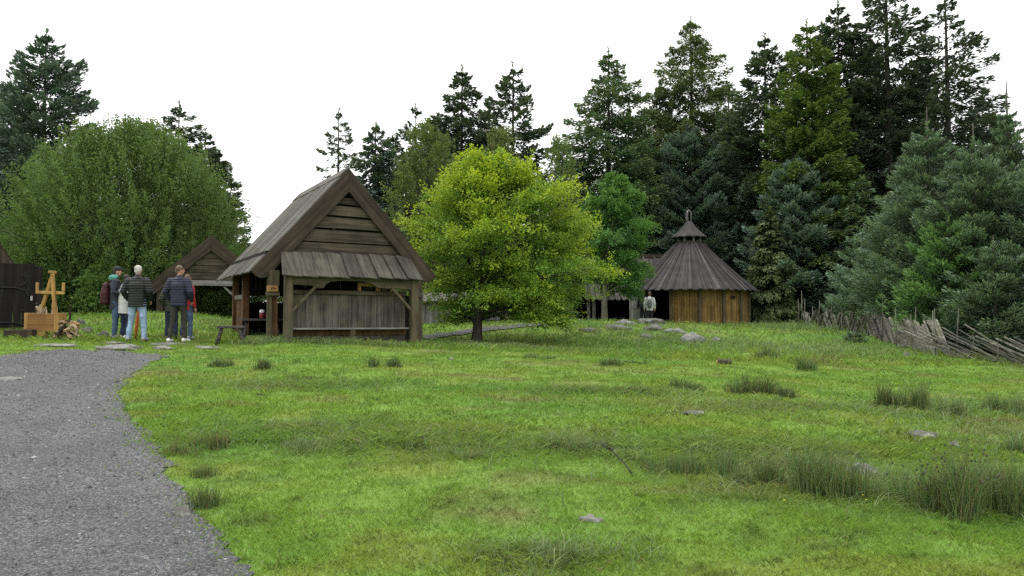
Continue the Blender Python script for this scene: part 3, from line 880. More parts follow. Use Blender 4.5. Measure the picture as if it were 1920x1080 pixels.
# ------------------------------------------------------------------ trees
def conifer_geo(rng, H, R, z0=0.06, dz=0.42, nb=6, p=0.85, up=0.25, droop=0.55, tip=0.3, spray=0.30, wid=0.26, step=0.10, dens=3,
                ragged=0.3, col=(0.035, 0.06, 0.03), tipcol=None, hang=0.3, gap=0.0, topsp=0.06, pk=0.66, ztop=0.985, zj=1.0):
    """branches in whorls; every branch carries flat needle sprays. returns quads, colours, branch lines"""
    zs = np.arange(H * z0, H * ztop, dz)
    zz, aa, LL = [], [], []
    for z in zs:
        t = (z - H * z0) / (H * (1 - z0))
        prof = min((1 - t) ** (p * pk), 2.5 * (1 - t)) * min(1.0, 0.72 + t * 2)
        if rng.random() < gap:
            continue
        k = max(4, int(round(nb * (0.8 + 0.3 * (1 - t)) + rng.integers(-1, 2))))
        a0 = rng.uniform(0, 6.28)
        for j in range(k):
            zz.append(min(H * 0.97, z + rng.uniform(-0.5, 0.5) * dz * zj)); aa.append(a0 + j * 2 * PI / k + rng.normal(0, 0.25))
            LL.append(max(0.12, R * prof * min(1.2, 1 + ragged * rng.normal(0, 0.6)) + 0.04))
    zz, aa, LL = map(np.array, (zz, aa, LL))
    tt = np.clip(zz / H, 0, 1)
    upb = up + topsp * tt ** 2 + rng.normal(0, 0.07, len(zz)); drb = droop * (1 - 0.6 * tt)
    ns = np.maximum(14, ((LL + 0.5) / step * dens * 3.4).astype(int))
    bi = np.repeat(np.arange(len(zz)), ns); n = len(bi)
    s = rng.random(n) ** 0.65 * 0.93 + 0.07
    Lb = LL[bi]

    def hgt(s_, b_):
        return zz[b_] + LL[b_] * (upb[b_] * s_ - drb[b_] * s_ ** 2 + tip * (1 - 0.7 * tt[b_]) * s_ ** 3)
    ra = np.stack([np.cos(aa[bi]), np.sin(aa[bi])], -1); ta = np.stack([-ra[:, 1], ra[:, 0]], -1)
    wv = 0.52 * Lb * (1 - s) ** 0.6 * s ** 0.4 + 0.10 * np.minimum(1, Lb)
    u = rng.uniform(-1, 1, n)
    r = s * Lb + np.abs(u) * wv * 0.3
    P = np.empty((n, 3))
    P[:, :2] = ra * r[:, None] + ta * (u * wv)[:, None]
    P[:, 2] = hgt(s, bi) - np.abs(u) * wv * hang + rng.normal(0, 0.03, n) - rng.random(n) ** 2 * hang * 0.45 * np.minimum(1, Lb)
    dirs = np.empty((n, 3))
    sg = np.sign(u)
    dirs[:, :2] = ra * (0.75 + 0.3 * rng.random((n, 1))) + ta * (sg * (0.25 + 0.6 * rng.random(n)))[:, None]
    dirs[:, 2] = upb[bi] - 2 * drb[bi] * s + 3 * tip * s * s + rng.normal(0, 0.25, n) - hang * 0.6
    dirs = unit(dirs)
    nor = unit(np.stack([rng.normal(0, 0.45, n), rng.normal(0, 0.45, n), np.ones(n)], -1))
    sd = unit(np.cross(dirs, nor))
    l = spray * 0.62 * (0.55 + 0.7 * rng.random(n)) * (0.65 + 0.35 * np.minimum(1, Lb / (R * 0.5)))
    wd = l * wid * 1.2 * (0.7 + 0.6 * rng.random(n))
    V = np.stack([P, P + dirs * (l * 0.4)[:, None] + sd * wd[:, None] / 2, P + dirs * l[:, None], P + dirs * (l * 0.4)[:, None] - sd * wd[:, None] / 2], 1)
    # leader
    m = 26
    lz = rng.uniform(H * 0.93, H, m); la = rng.uniform(0, 6.28, m)
    ld = unit(np.stack([np.cos(la) * 0.7, np.sin(la) * 0.7, 0.7 + 0 * la], -1)); ls = unit(np.cross(ld, np.array([0.3, 0.2, 1.0])))
    lp = np.stack([0 * lz, 0 * lz, lz], -1); ll = spray * 0.6
    V = np.concatenate([V, np.stack([lp, lp + ld * ll * 0.4 + ls * ll * wid / 2, lp + ld * ll, lp + ld * ll * 0.4 - ls * ll * wid / 2], 1)])
    bt = 0.75 + 0.5 * rng.random(len(zz))
    C = np.array(col) * bt[bi][:, None] * (0.65 + 0.7 * rng.random((n, 1)))
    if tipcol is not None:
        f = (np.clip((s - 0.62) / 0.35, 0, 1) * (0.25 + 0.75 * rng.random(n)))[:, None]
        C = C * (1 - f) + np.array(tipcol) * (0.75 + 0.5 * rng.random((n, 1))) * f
    C = np.concatenate([C, np.tile(np.array(tipcol if tipcol is not None else col), (m, 1))])
    lines = []
    for b in range(len(zz)):
        q = []
        for s_ in (0, 0.35, 0.7, 0.95):
            q.append((math.cos(aa[b]) * s_ * LL[b], math.sin(aa[b]) * s_ * LL[b], float(hgt(np.array([s_]), np.array([b]))[0])))
        lines.append(q)
    return V, C, lines


def limb_mesh(H, r0, lines, rl, lean=(0, 0), bend=0.0, top=1.0, rng=None):
    m = MB()
    pts = []; rad = []
    for i in range(9):
        f = i / 8
        pts.append((lean[0] * f + bend * math.sin(f * 3.1), lean[1] * f + bend * math.cos(f * 2.3) - bend, H * top * f - 0.25 * (i == 0)))
        rad.append(r0 * (1 - 0.93 * f) * (1.25 if i == 0 else 1) + 0.008)
    m.tube(pts, rad, 8)
    for q in lines:
        m.tube(q, [rl, rl * 0.75, rl * 0.5, rl * 0.2][:len(q)], 3)
    return m


def base_of(px, Y):
    x = (px - 960) / F * Y
    return (x, Y, T(x, Y))


def height_to(py, Y, z):
    return CAM_Z + (600 - py) / F * Y - z


CONIFER_MESH = {}


def conifer(px, Y, ytop, rpx, label, style='spruce', seed=1, trunk=0.17, group='tall spruces behind the huts', **kw):
    bx, by, bz = base_of(px, Y)
    H = height_to(ytop, Y, bz); R = rpx * Y / F
    st = dict(STYLES[style]); st.update(kw)
    bark = st.pop('bark', 'bark'); rl = st.pop('rl', 0.025)
    rng = np.random.default_rng(seed)
    o = thing('spruce_tree', label, 'spruce tree', (bx, by, bz), 0, group)
    V, C, lines = conifer_geo(rng, H, R, **st)
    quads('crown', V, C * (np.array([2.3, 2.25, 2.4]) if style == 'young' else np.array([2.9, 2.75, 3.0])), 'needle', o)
    limb_mesh(H, trunk * H / 14 + 0.03, lines, rl, top=1.07 if style == 'young' else 1.0).build('trunk', bark, o, smooth=True)
    return o


STYLES = {
    'spruce': dict(z0=0.08, dz=0.42, nb=6, p=0.8, up=0.12, droop=0.55, tip=0.34, spray=0.42, wid=0.40, step=0.10, dens=3.2, col=(0.040, 0.068, 0.034), tipcol=(0.062, 0.094, 0.042), hang=0.62, ragged=0.42),
    'dark': dict(z0=0.10, dz=0.46, nb=6, p=0.75, up=0.18, droop=0.5, tip=0.35, spray=0.44, wid=0.40, step=0.10, dens=3.2, col=(0.028, 0.045, 0.027), tipcol=(0.042, 0.061, 0.034), hang=0.6, ragged=0.5),
    'olive': dict(z0=0.06, dz=0.36, nb=6, p=0.85, up=0.22, droop=0.5, tip=0.3, spray=0.38, wid=0.38, step=0.09, dens=3.2, col=(0.044, 0.066, 0.028), tipcol=(0.062, 0.084, 0.038), hang=0.62, ragged=0.45),
    'open': dict(z0=0.16, dz=0.52, nb=5, p=0.6, up=0.28, droop=0.6, tip=0.35, spray=0.44, wid=0.38, step=0.11, dens=2.9, col=(0.028, 0.043, 0.027), tipcol=(0.042, 0.058, 0.036), hang=0.6, ragged=0.5, gap=0.05),
    'thin': dict(z0=0.2, dz=0.66, nb=4, p=0.5, up=0.25, droop=0.55, tip=0.4, spray=0.42, wid=0.36, step=0.12, dens=2.4, col=(0.034, 0.052, 0.032), tipcol=(0.05, 0.07, 0.04), hang=0.45, ragged=0.5, gap=0.10),
    'blue': dict(z0=0.03, dz=0.34, nb=6, p=0.8, up=0.35, droop=0.45, tip=0.38, spray=0.44, wid=0.34, step=0.10, dens=2.6, col=(0.036, 0.062, 0.044), tipcol=(0.070, 0.102, 0.080), hang=0.4, ragged=0.42),
    'young': dict(z0=0.02, dz=0.17, nb=5, p=0.72, up=0.45, droop=0.42, tip=0.34, spray=0.24, wid=0.27, step=0.06, dens=2.6, zj=1.6, pk=1.1, ztop=0.93, col=(0.036, 0.060, 0.035), tipcol=(0.098, 0.145, 0.085), hang=0.25, ragged=0.6, rl=0.012),
}

conifer(75, 40, 52, 135, 'tall dark spruce rising at the far left above the round bush', 'blue', 11, col=(0.03, 0.05, 0.036), tipcol=(0.055, 0.08, 0.062), ragged=0.35, p=0.75)
conifer(-35, 43, 190, 120, 'dark spruce cut by the left edge of the photo', 'blue', 12, col=(0.028, 0.046, 0.034), tipcol=(0.05, 0.07, 0.055))
conifer(330, 46, 183, 90, 'dark ragged conifer whose top shows above the round bush', 'open', 13, p=0.5)
conifer(405, 45, 280, 62, 'dark conifer showing at the right edge of the round bush', 'dark', 14, p=0.7)
conifer(632, 52, 200, 44, 'thin sparse spruce standing alone against the sky over the hut ridge', 'thin', 15)
conifer(702, 47, 226, 72, 'slim grey green spruce right of the thin lone one', 'spruce', 16, col=(0.034, 0.056, 0.042), p=0.65)
conifer(778, 50, 192, 78, 'open dark spruce between the slim grey one and the dense topped pair', 'open', 17, p=0.7)
conifer(865, 49, 118, 88, 'dark broad topped spruce above the left part of the yellow green tree', 'dark', 18, p=0.55)
conifer(962, 47, 113, 92, 'dark spire spruce with long upswept branches above the yellow green tree', 'dark', 19, p=0.62, dz=0.62, tip=0.5)
conifer(1143, 51, 84, 125, 'big drooping green spruce with layered branches left of the round hut', 'spruce', 20, p=0.68, droop=0.6, tip=0.4)
conifer(1300, 55, 22, 125, 'tall light olive spruce standing directly behind the round hut cupola', 'olive', 21, p=0.75)
conifer(1240, 57, 150, 90, 'dark spruce filling between the drooping spruce and the light olive one', 'dark', 22)
conifer(1440, 49, 55, 105, 'dark rounded spruce right of the light olive one', 'dark', 23, p=0.5)
conifer(1520, 45, 28, 100, 'mossy green spire spruce in the middle of the tall row', 'olive', 24, col=(0.042, 0.072, 0.020), tipcol=(0.065, 0.100, 0.026), p=0.7)
conifer(1580, 48, -6, 95, 'tall dark spruce just right of the mossy spire', 'dark', 25, p=0.6, z0=0.22)
conifer(1672, 46, -70, 100, 'tall spruce with its bare dark stem showing, left of the last one', 'open', 26, p=0.55, z0=0.2, trunk=0.24)
conifer(1785, 44, -22, 100, 'rightmost tall spruce with an open crown and visible stem', 'open', 27, p=0.5, z0=0.2, trunk=0.22)
conifer(1300, 52, 232, 135, 'broad blue green spruce right behind the round hut', 'blue', 28, group='young blue green spruces', p=0.6)
conifer(1500, 44, 290, 112, 'blue green spruce under the mossy spire', 'blue', 29, group='young blue green spruces')
conifer(1620, 42, 330, 80, 'dark green spruce between the blue one and the fenced thicket', 'spruce', 30, group='young blue green spruces')
conifer(1446, 42.5, 388, 50, 'small olive conifer touching the right side of the round hut', 'olive', 31, group='young blue green spruces', tip=0.1, droop=0.7, col=(0.030, 0.044, 0.016), tipcol=(0.040, 0.055, 0.020))
# the thicket behind the pole fence
conifer(1622, 33, 430, 84, 'leftmost young spruce of the thicket behind the pole fence', 'young', 41, group='young spruces behind the pole fence', col=(0.045, 0.075, 0.045), tipcol=(0.10, 0.15, 0.10))
conifer(1700, 29.5, 345, 105, 'young spruce second from the left in the fenced thicket', 'young', 42, group='young spruces behind the pole fence')
conifer(1745, 28, 225, 140, 'tallest young spruce of the fenced thicket with a long pale leader', 'young', 43, group='young spruces behind the pole fence')
conifer(1832, 26, 255, 150, 'dense young spruce right behind the corner of the pole fence', 'young', 44, group='young spruces behind the pole fence')
conifer(1897, 27, 180, 125, 'young spruce with a thin whip leader near the right edge', 'young', 45, group='young spruces behind the pole fence', p=0.9)
conifer(1985, 24.5, 270, 170, 'young spruce mostly beyond the right edge of the photo', 'young', 46, group='young spruces behind the pole fence')
conifer(1865, 23.6, 455, 120, 'small dense spruce reaching over the long fence rails', 'young', 48, group='young spruces behind the pole fence')
conifer(1780, 25.5, 400, 125, 'low bright green young spruce pressing on the fence slats', 'young', 47, group='young spruces behind the pole fence', col=(0.045, 0.09, 0.03), tipcol=(0.10, 0.17, 0.06))
# depth of the wood: darker trees further in
for i, (a, Y, yt, rp, lab) in enumerate([
    (1180, 60, 205, 90, 'farther spruce glimpsed left of the light olive one'),
    (1370, 61, 150, 100, 'farther spruce glimpsed between the olive and the rounded spruce'),
    (1480, 63, 190, 95, 'farther spruce glimpsed left of the mossy spire'),
    (1640, 62, 120, 100, 'farther spruce glimpsed between the two bare stems'),
    (1735, 60, 200, 95, 'farther spruce glimpsed left of the rightmost tall one'),
    (1870, 58, 230, 110, 'farther spruce glimpsed above the whip leader tree'),
    (1960, 56, 260, 120, 'farther spruce at the right edge behind the thicket'),
    (1060, 62, 330, 80, 'farther low spruce in the gap left of the drooping spruce'),
    (760, 60, 300, 90, 'farther spruce behind the olive birch left of the yellow tree'),
    (900, 62, 235, 90, 'farther spruce behind the top of the yellow green tree'),
    (-10, 55, 260, 110, 'farther spruce behind the one at the left edge'),
    (150, 52, 250, 110, 'farther spruce hidden behind the round bush'),
    (455, 58, 445, 60, 'farther low conifer in the gap left of the gabled roof'),
]):
    conifer(a, Y, yt, rp, lab, 'dark', 100 + i, group='spruces deeper in the wood', spray=0.5, dens=2.0, step=0.14)


def decid(px, Y, ytop, ybot, rpx, label, seed, ncl, nl, leaf, col, tipcol, name='leafy_tree', cat='tree', group=None, spray=(0.7, 0.35, 0.08), upd=0.2, flat=0.7,
          prof='round', trunk=0.14, lean=(0, 0), bark='bark', ybase=None, sq=1.0, tipp=0.4, cx=0.0, rough=0.18, boughs=0, skew=0.0):
    bx, by, bz = base_of(px, Y)
    H = height_to(ytop, Y, bz); zb = height_to(ybot, Y, bz); R = rpx * Y / F
    rng = np.random.default_rng(seed)
    o = thing(name, label, cat, (bx, by, bz), 0, group)
    t = rng.random(ncl)
    if prof == 'round':
        rr = np.sqrt(np.clip(1 - (np.abs(t - 0.42) / np.where(t > 0.42, 0.58, 0.50)) ** 2.2, 0, 1))
    elif prof == 'beech':
        rr = np.where(t < 0.33, 0.62 + 0.38 * (t / 0.33) ** 0.8, np.clip(1 - (np.maximum(t - 0.33, 0) / 0.67) ** 2.3, 0.02, 1) ** 0.85)
    else:
        rr = np.clip(1 - t, 0.05, 1) ** 0.7
    a = rng.uniform(0, 2 * PI, ncl)
    lob = 1 + rough * 4 * (fbm(np.cos(a) * 2.2 + 5 + seed, np.sin(a) * 2.2 + t * 4.5, seed, 3) - 0.5) + rng.normal(0, rough * 0.35, ncl)
    rad = rng.random(ncl) ** 0.38
    r = R * rr * lob * rad
    ci = np.stack([np.cos(a) * r + cx + lean[0] * (0.4 + 0.6 * t), np.sin(a) * r * sq + lean[1], zb + (H - zb) * t * (1 - 0.04 * (1 - rad) + rough * 0.9 * (fbm(np.cos(a) * r * 0.9 / R * 3 + 7, np.sin(a) * r / R * 2.7 + 3, seed + 9, 3) - 0.62))], -1)
    if boughs:
        tb = (np.arange(boughs) + rng.random(boughs)) / boughs; ab = np.arange(boughs) * 2.399 + rng.normal(0, 0.3, boughs); lb = R * (0.72 + 0.5 * rng.random(boughs))
        bi = rng.integers(0, boughs, ncl); s_ = rng.random(ncl) ** 0.55
        t = tb[bi]; rb = np.interp(t, np.linspace(0, 1, 200), np.array([0.62 + 0.38 * (q / 0.33) ** 0.8 if q < 0.33 else max(0.03, 1 - ((q - 0.33) / 0.67) ** 2.1) ** 0.85 for q in np.linspace(0, 1, 200)]))
        Lb = lb[bi] * rb; a = ab[bi] + rng.normal(0, 0.22, ncl); rad = s_; r = Lb * s_
        zc = zb + (H - zb) * t + Lb * s_ * (0.10 + 0.28 * t) - 0.22 * Lb * s_ ** 2 * (1.2 - t) + rng.normal(0, 0.07, ncl)
        ci = np.stack([np.cos(a) * r + cx + skew * (1 - t) ** 1.5, np.sin(a) * r * sq, np.minimum(zc, H)], -1)
    d = np.stack([np.cos(a), np.sin(a), upd + 0.7 * (t - 0.3) + rng.normal(0, 0.25, ncl)], -1)
    d[:, :2] *= (0.35 + 0.65 * (1 - t))[:, None] if prof == 'round' else (0.6 + 0.4 * (1 - t))[:, None]
    d = unit(d + rng.normal(0, 0.22, (ncl, 3)))
    nor = unit(np.stack([rng.normal(0, 0.4, ncl), rng.normal(0, 0.4, ncl), np.full(ncl, 1.0)], -1) * np.array([1, 1, flat]))
    sd = unit(np.cross(d, nor)); nn_ = np.cross(sd, d)
    L_, W_, Tk = spray
    i = np.repeat(np.arange(ncl), nl); n = len(i)
    u = rng.random(n) ** 0.8; v = rng.normal(0, 0.5, n) * (1 - 0.75 * u); g_ = rng.normal(0, 1, n)
    ls = (0.6 + 0.8 * rng.random(ncl))
    P = ci[i] + d[i] * ((u - 0.45) * L_ * ls[i])[:, None] + sd[i] * (v * W_ * ls[i])[:, None] + nn_[i] * (g_ * Tk)[:, None]
    ld = unit(d[i] * 0.6 + sd[i] * np.sign(v)[:, None] * 0.7 + rng.normal(0, 0.45, (n, 3)))
    ln = unit(nn_[i] + rng.normal(0, 0.45, (n, 3)))
    ss = unit(np.cross(ld, ln))
    sz = leaf * (0.6 + 0.8 * rng.random(n))
    V = np.stack([P, P + ld * (sz * 0.45)[:, None] + ss * (sz * 0.32)[:, None], P + ld * sz[:, None], P + ld * (sz * 0.45)[:, None] - ss * (sz * 0.32)[:, None]], 1)
    cv = 0.7 + 0.6 * rng.random(ncl)
    C = np.array(col) * cv[i][:, None] * (0.85 + 0.3 * rng.random((n, 1)))
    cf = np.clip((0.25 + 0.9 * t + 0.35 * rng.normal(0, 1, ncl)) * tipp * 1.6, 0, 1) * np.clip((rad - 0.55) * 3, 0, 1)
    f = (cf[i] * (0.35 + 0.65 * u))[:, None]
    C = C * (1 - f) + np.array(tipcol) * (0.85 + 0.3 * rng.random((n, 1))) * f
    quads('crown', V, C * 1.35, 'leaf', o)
    m = MB()
    zt = zb + (H - zb) * 0.7
    pts, rd = [], []
    for k in range(8):
        f = k / 7
        pts.append((lean[0] * f * 0.8 + cx * f * 0.5, lean[1] * f, -0.25 + (zt + 0.25) * f)); rd.append(trunk * (1.3 if k == 0 else 1 - 0.85 * f) + 0.01)
    m.tube(pts, rd, 9)
    for k in rng.choice(ncl, min(ncl, 70 if boughs else 130), replace=False):
        e = Vector(ci[k]); zz_ = max(zb * 0.7, min(zt * 0.95, e.z * 0.6 + zb * 0.15)); f = min(1, (zz_ + 0.25) / (zt + 0.25))
        q = Vector((lean[0] * f * 0.8 + cx * f * 0.5, lean[1] * f, zz_))
        mid = q.lerp(e, 0.5) + Vector((0, 0, 0.12))
        r0 = trunk * (1 - 0.8 * f) * 0.35 + 0.008
        m.tube([q, mid, e], [r0, r0 * 0.6, r0 * 0.2], 4)
    m.build('trunk', bark, o, smooth=True)
    return o


decid(234, 33, 252, 612, 212, 'huge rounded green willow bush behind the people on the left', 201, 4600, 46, 0.088, (0.058, 0.102, 0.030), (0.098, 0.152, 0.044),
      spray=(1.15, 0.17, 0.05), upd=1.1, flat=0.5, prof='round', trunk=0.25, rough=0.21, tipp=0.4, sq=0.8)
decid(893, 25.5, 318, 592, 172, 'yellow green beech tree on a single dark trunk beside the gabled hut', 202, 2300, 60, 0.08, (0.096, 0.180, 0.030), (0.29, 0.36, 0.028),
      spray=(1.15, 0.5, 0.045), upd=0.12, flat=1.6, prof='beech', trunk=0.17, rough=0.36, tipp=0.5, cx=0.4, sq=0.85, boughs=48, skew=0.8)
decid(1133, 36, 342, 545, 68, 'mid green tree with a pale leaning trunk between the beech and the round hut', 203, 950, 60, 0.10, (0.060, 0.135, 0.035), (0.095, 0.185, 0.045),
      spray=(0.7, 0.4, 0.06), upd=0.1, prof='round', trunk=0.15, bark='bark_pale', lean=(-0.25, 0), cx=0.5, tipp=0.4, rough=0.25, boughs=34)
decid(800, 40, 238, 600, 75, 'olive green birch behind the left side of the yellow green tree', 204, 700, 50, 0.10, (0.070, 0.105, 0.032), (0.11, 0.15, 0.045), spray=(0.8, 0.25, 0.06), prof='round', upd=0.5, group='olive birches behind the beech')
decid(935, 41, 250, 600, 62, 'olive brown birch behind the top of the yellow green tree', 205, 520, 50, 0.10, (0.085, 0.105, 0.034), (0.12, 0.14, 0.05), spray=(0.8, 0.25, 0.06), prof='round', upd=0.5, group='olive birches behind the beech')
decid(1048, 44, 262, 600, 42, 'slender pale birch against the sky gap left of the drooping spruce', 206, 380, 45, 0.10, (0.075, 0.125, 0.036), (0.12, 0.18, 0.05), spray=(0.8, 0.25, 0.06), prof='round', upd=0.5, group='olive birches behind the beech')
# undergrowth, each bush a thing
for i, (a, Y, yt, rp, lab, c) in enumerate([
    (30, 34, 470, 90, 'dark bush behind the dark plank hut at the left edge', (0.045, 0.08, 0.024)),
    (120, 31, 455, 75, 'leafy bush behind the yellow wooden frame', (0.055, 0.10, 0.028)),
    (195, 30, 510, 40, 'light green bush behind the man in the black cap', (0.075, 0.13, 0.035)),
    (445, 38, 470, 60, 'green bush seen through the open shelter behind', (0.055, 0.10, 0.03)),
    (385, 41, 500, 65, 'green bush behind the right post of the open shelter', (0.055, 0.10, 0.03)),
    (560, 46, 470, 70, 'low bush behind the gabled hut', (0.05, 0.085, 0.03)),
    (800, 42, 500, 55, 'dark bush right of the gabled hut', (0.045, 0.08, 0.025)),
    (700, 48, 430, 70, 'bush behind the right slope of the gabled roof', (0.045, 0.075, 0.03)),
    (890, 44, 470, 70, 'dark bush behind the trunk of the yellow green tree', (0.04, 0.07, 0.025)),
    (980, 43, 490, 60, 'dark bush behind the right half of the yellow green tree', (0.045, 0.075, 0.026)),
    (1035, 44, 480, 45, 'dark bush left of the scallop roofed shed', (0.04, 0.068, 0.024)),
    (1100, 49, 500, 70, 'dark bush glimpsed between the beech and the board roofed shed', (0.045, 0.075, 0.028)),
    (1418, 49, 520, 55, 'dark bush hard against the right wall of the round hut', (0.040, 0.066, 0.026)),
    (1600, 50, 500, 80, 'dark bush in the gap behind the middle of the pole fence', (0.036, 0.060, 0.024)),
    (1460, 47, 470, 70, 'dark bush right of the round hut', (0.036, 0.06, 0.024)),
    (1540, 45, 480, 60, 'dark bush at the far end of the pole fence', (0.034, 0.056, 0.022)),
]):
    decid(a, Y, yt, 608, rp, lab, 300 + i, 420, 42, 0.115, c, tuple(x * 1.4 for x in c), name='bush', cat='bush', group='bushes at the edge of the wood', spray=(0.7, 0.3, 0.08), upd=0.4, trunk=0.06)
for i, (a, Y, yt, rp, sty, lab) in enumerate([
    (1095, 56, 300, 80, 'spruce', 'lower spruce in front of the left flank of the drooping spruce'),
    (1210, 54, 250, 90, 'dark', 'dark spruce directly right of the drooping spruce'),
    (1375, 55, 200, 95, 'dark', 'dark spruce right of the light olive spruce, lower than it'),
    (1400, 50, 330, 90, 'blue', 'blue green spruce between the round hut cupola and the rounded spruce'),
    (1575, 52, 250, 100, 'dark', 'dark spruce below the crown of the spruce right of the mossy spire'),
    (1640, 52, 60, 85, 'dark', 'tall dark spruce between the mossy spire and the bare stems'),
    (1730, 50, 90, 90, 'dark', 'tall dark spruce between the two bare stemmed spruces'),
    (1850, 52, 170, 90, 'dark', 'dark spruce right of the rightmost tall one'),
    (1700, 40, 330, 90, 'spruce', 'green spruce behind the left half of the fenced thicket'),
    (735, 54, 250, 75, 'dark', 'dark spruce between the slim grey one and the open dark one'),
    (820, 54, 210, 75, 'dark', 'dark spruce left of the broad topped one'),
    (915, 52, 200, 75, 'dark', 'dark spruce between the broad topped and the spire spruce'),
    (15, 47, 150, 100, 'blue', 'dark spruce pressed against the left side of the tall left one'),
    (380, 50, 240, 75, 'dark', 'dark conifer right of the ragged one behind the round bush'),
]):
    conifer(a, Y, yt, rp, lab, sty, 150 + i, group='tall spruces behind the huts')
tiny = conifer(1603, 27, 625, 22, 'tiny seedling spruce in front of the pole fence', 'young', 49, group='young spruces behind the pole fence', dz=0.1, step=0.04, dens=2, spray=0.12)
tiny['group'] = 'seedlings'


# ------------------------------------------------------------------ gabled open huts
HW, HD = 3.31, 5.0


def roof_slope(m, sgn, half, rise, ze, y0, y1, bw=0.2, th=0.035, over=0.0):
    """boards laid down the slope, one beside the other along the ridge"""
    y = y0
    while y < y1 - 0.02:
        w_ = min(bw * random.uniform(0.85, 1.15), y1 - y)
        lift = random.uniform(0, 0.018)
        a = Vector((sgn * 0.0, y + w_ / 2, ze + rise + 0.03 + lift)); ext = random.uniform(0.0, 0.05)
        b = Vector((sgn * (half + ext), y + w_ / 2, ze - rise / half * ext + lift))
        m.beam(a, b, w_ - 0.012, th, up=(0, 0, 1), j=0.004)
        y += w_


# main hut
P0, P1 = U(537, 640, 19.3), U(778, 645, 20.9)
hz0 = 1.02
hut = thing('gabled_hut', 'weathered timber hut with steep plank gable and open left side', 'hut', ((P0[0] + P1[0]) / 2, (P0[1] + P1[1]) / 2, hz0), math.atan2(P1[1] - P0[1], P1[0] - P0[0]))
random.seed(11)
ZE, RISE, HALF = 1.77, 2.69, 2.42
for sx in (-1.62, 1.62):
    m = MB(); m.box(sx - 0.1, sx + 0.1, -0.1, 0.1, -0.35, 1.66, j=0.012); m.build('post', 'wood_post', hut, bevel=0.015)
m = MB(); m.prism([(-1.55, 1.44), (-1.05, 1.42), (-0.95, 1.36), (-0.78, 1.36), (-0.72, 1.46), (-0.6, 1.53), (-0.3, 1.56), (0.2, 1.56), (0.45, 1.50), (0.62, 1.40), (0.9, 1.38), (1.0, 1.40), (1.55, 1.36), (1.55, 1.64), (-1.55, 1.66)], -0.06, 0.05)
m.build('beam', 'wood_beam', hut, bevel=0.01)
for a, b in (((-1.56, -0.03, 0.78), (-0.92, -0.03, 1.45)), ((1.56, -0.03, 0.80), (0.98, -0.03, 1.42))):
    m = MB(); m.beam(a, b, 0.07, 0.11, up=(0, 1, 0)); m.build('brace', 'wood_post', hut, bevel=0.01)
m = MB(); x = -1.8
while x < 1.72:
    w_ = min(random.uniform(0.33, 0.42), 1.80 - x)
    l_ = random.uniform(0, 0.02)
    f0 = (x + w_ / 2 + 1.8) / 3.6
    m.beam((x + w_ / 2, -0.25 - random.uniform(0, 0.012), 1.62 + l_), (x * 0.93 + w_ / 2, 0.47, 2.26 + l_), w_ + 0.05, 0.03, up=(0.08, 0, 1), j=0.004)
    if False: m.beam((x + w_, -0.25, 1.655 + l_), ((x + w_) * 0.93, 0.47, 2.295 + l_), 0.07, 0.025, j=0.004)
    x += w_
reframe(m.build('pent_roof', 'wood_pent', hut), (0, 0.71, 0.66))
m = MB()      # gable boards, each a little crooked
for k, (za, zb_, hs_) in enumerate([(2.24, 2.54, 1.42), (2.59, 2.88, 1.28), (2.93, 3.21, 1.05), (3.26, 3.52, 0.82), (3.57, 3.74, 0.55)]):
    yk = 0.56 - 0.015 * (k % 2)
    hh_ = min(HALF * (1 - (zb_ - ZE) / RISE) + 0.02, 9)
    lo = min(HALF * (1 - (za - ZE) / RISE) - 0.1, 1.72)
    poly = [(-lo, za + random.uniform(-0.02, 0.02)), (lo, za - random.uniform(0, 0.03)), (hh_ - 0.08, zb_ - random.uniform(0.0, 0.03)), (-hh_ + 0.08, zb_ + random.uniform(-0.01, 0.02))]
    m.prism(poly, yk, yk + 0.035)
m.prism([(-1.55, 1.95), (1.55, 1.95), (1.5, 2.22), (-1.5, 2.22)], 0.57, 0.60)
m.build('gable_wall', 'wood_gable', hut)
for sgn in (-1, 1):
    m = MB(); roof_slope(m, sgn, HALF, RISE, ZE, 0.50, 5.5); r_ = reframe(m.build('roof', 'wood_roof', hut), (sgn * HALF, 0, -RISE))
    if sgn < 0:
        m = MB(); m.beam((-0.005, 0.5, ZE + RISE + 0.055), (-0.005, 5.52, ZE + RISE + 0.055), 0.03, 0.03)
        dn = Vector((-HALF, 0, -RISE)).normalized()
        c_ = Vector((0, 0, ZE + RISE + 0.07)) + dn * 0.17
        m.beam((c_.x, 0.49, c_.z), (c_.x, 5.53, c_.z), 0.34, 0.03, up=(-RISE, 0, HALF)); rb = m.build('ridge_board', 'wood_roof'); reframe(rb, (0, 1, 0)); rb.rotation_quaternion = r_.rotation_quaternion.inverted() @ rb.rotation_quaternion; rb.parent = r_
    m = MB()
    sl_ = Vector((sgn * HALF, -RISE)).normalized(); nr = Vector((-sl_.y, sl_.x)) if sgn < 0 else Vector((sl_.y, -sl_.x))
    # nr points inwards and down
    if nr.y > 0: nr = -nr
    A = Vector((0, ZE + RISE + 0.02)); Lr = math.hypot(HALF, RISE) + 0.02
    wb = 0.40
    B = A + sl_ * Lr
    apex_in = Vector((0, A.y - wb / abs(nr.y)))
    poly = [A, B]
    for k in range(6):
        an_ = k / 5 * PI / 2
        c0 = B - sl_ * 0.22 + nr * (wb - 0.22)
        poly.append(c0 + sl_ * 0.22 * math.cos(an_) + nr * 0.22 * math.sin(an_))
    poly.append(apex_in)
    off_ = 0.0 if sgn < 0 else 0.003
    m.prism([(p.x, p.y) for p in poly], 0.435 + off_, 0.495); reframe(m.build('bargeboard', 'wood_barge', hut, bevel=0.01), (sgn * HALF, 0, -RISE))


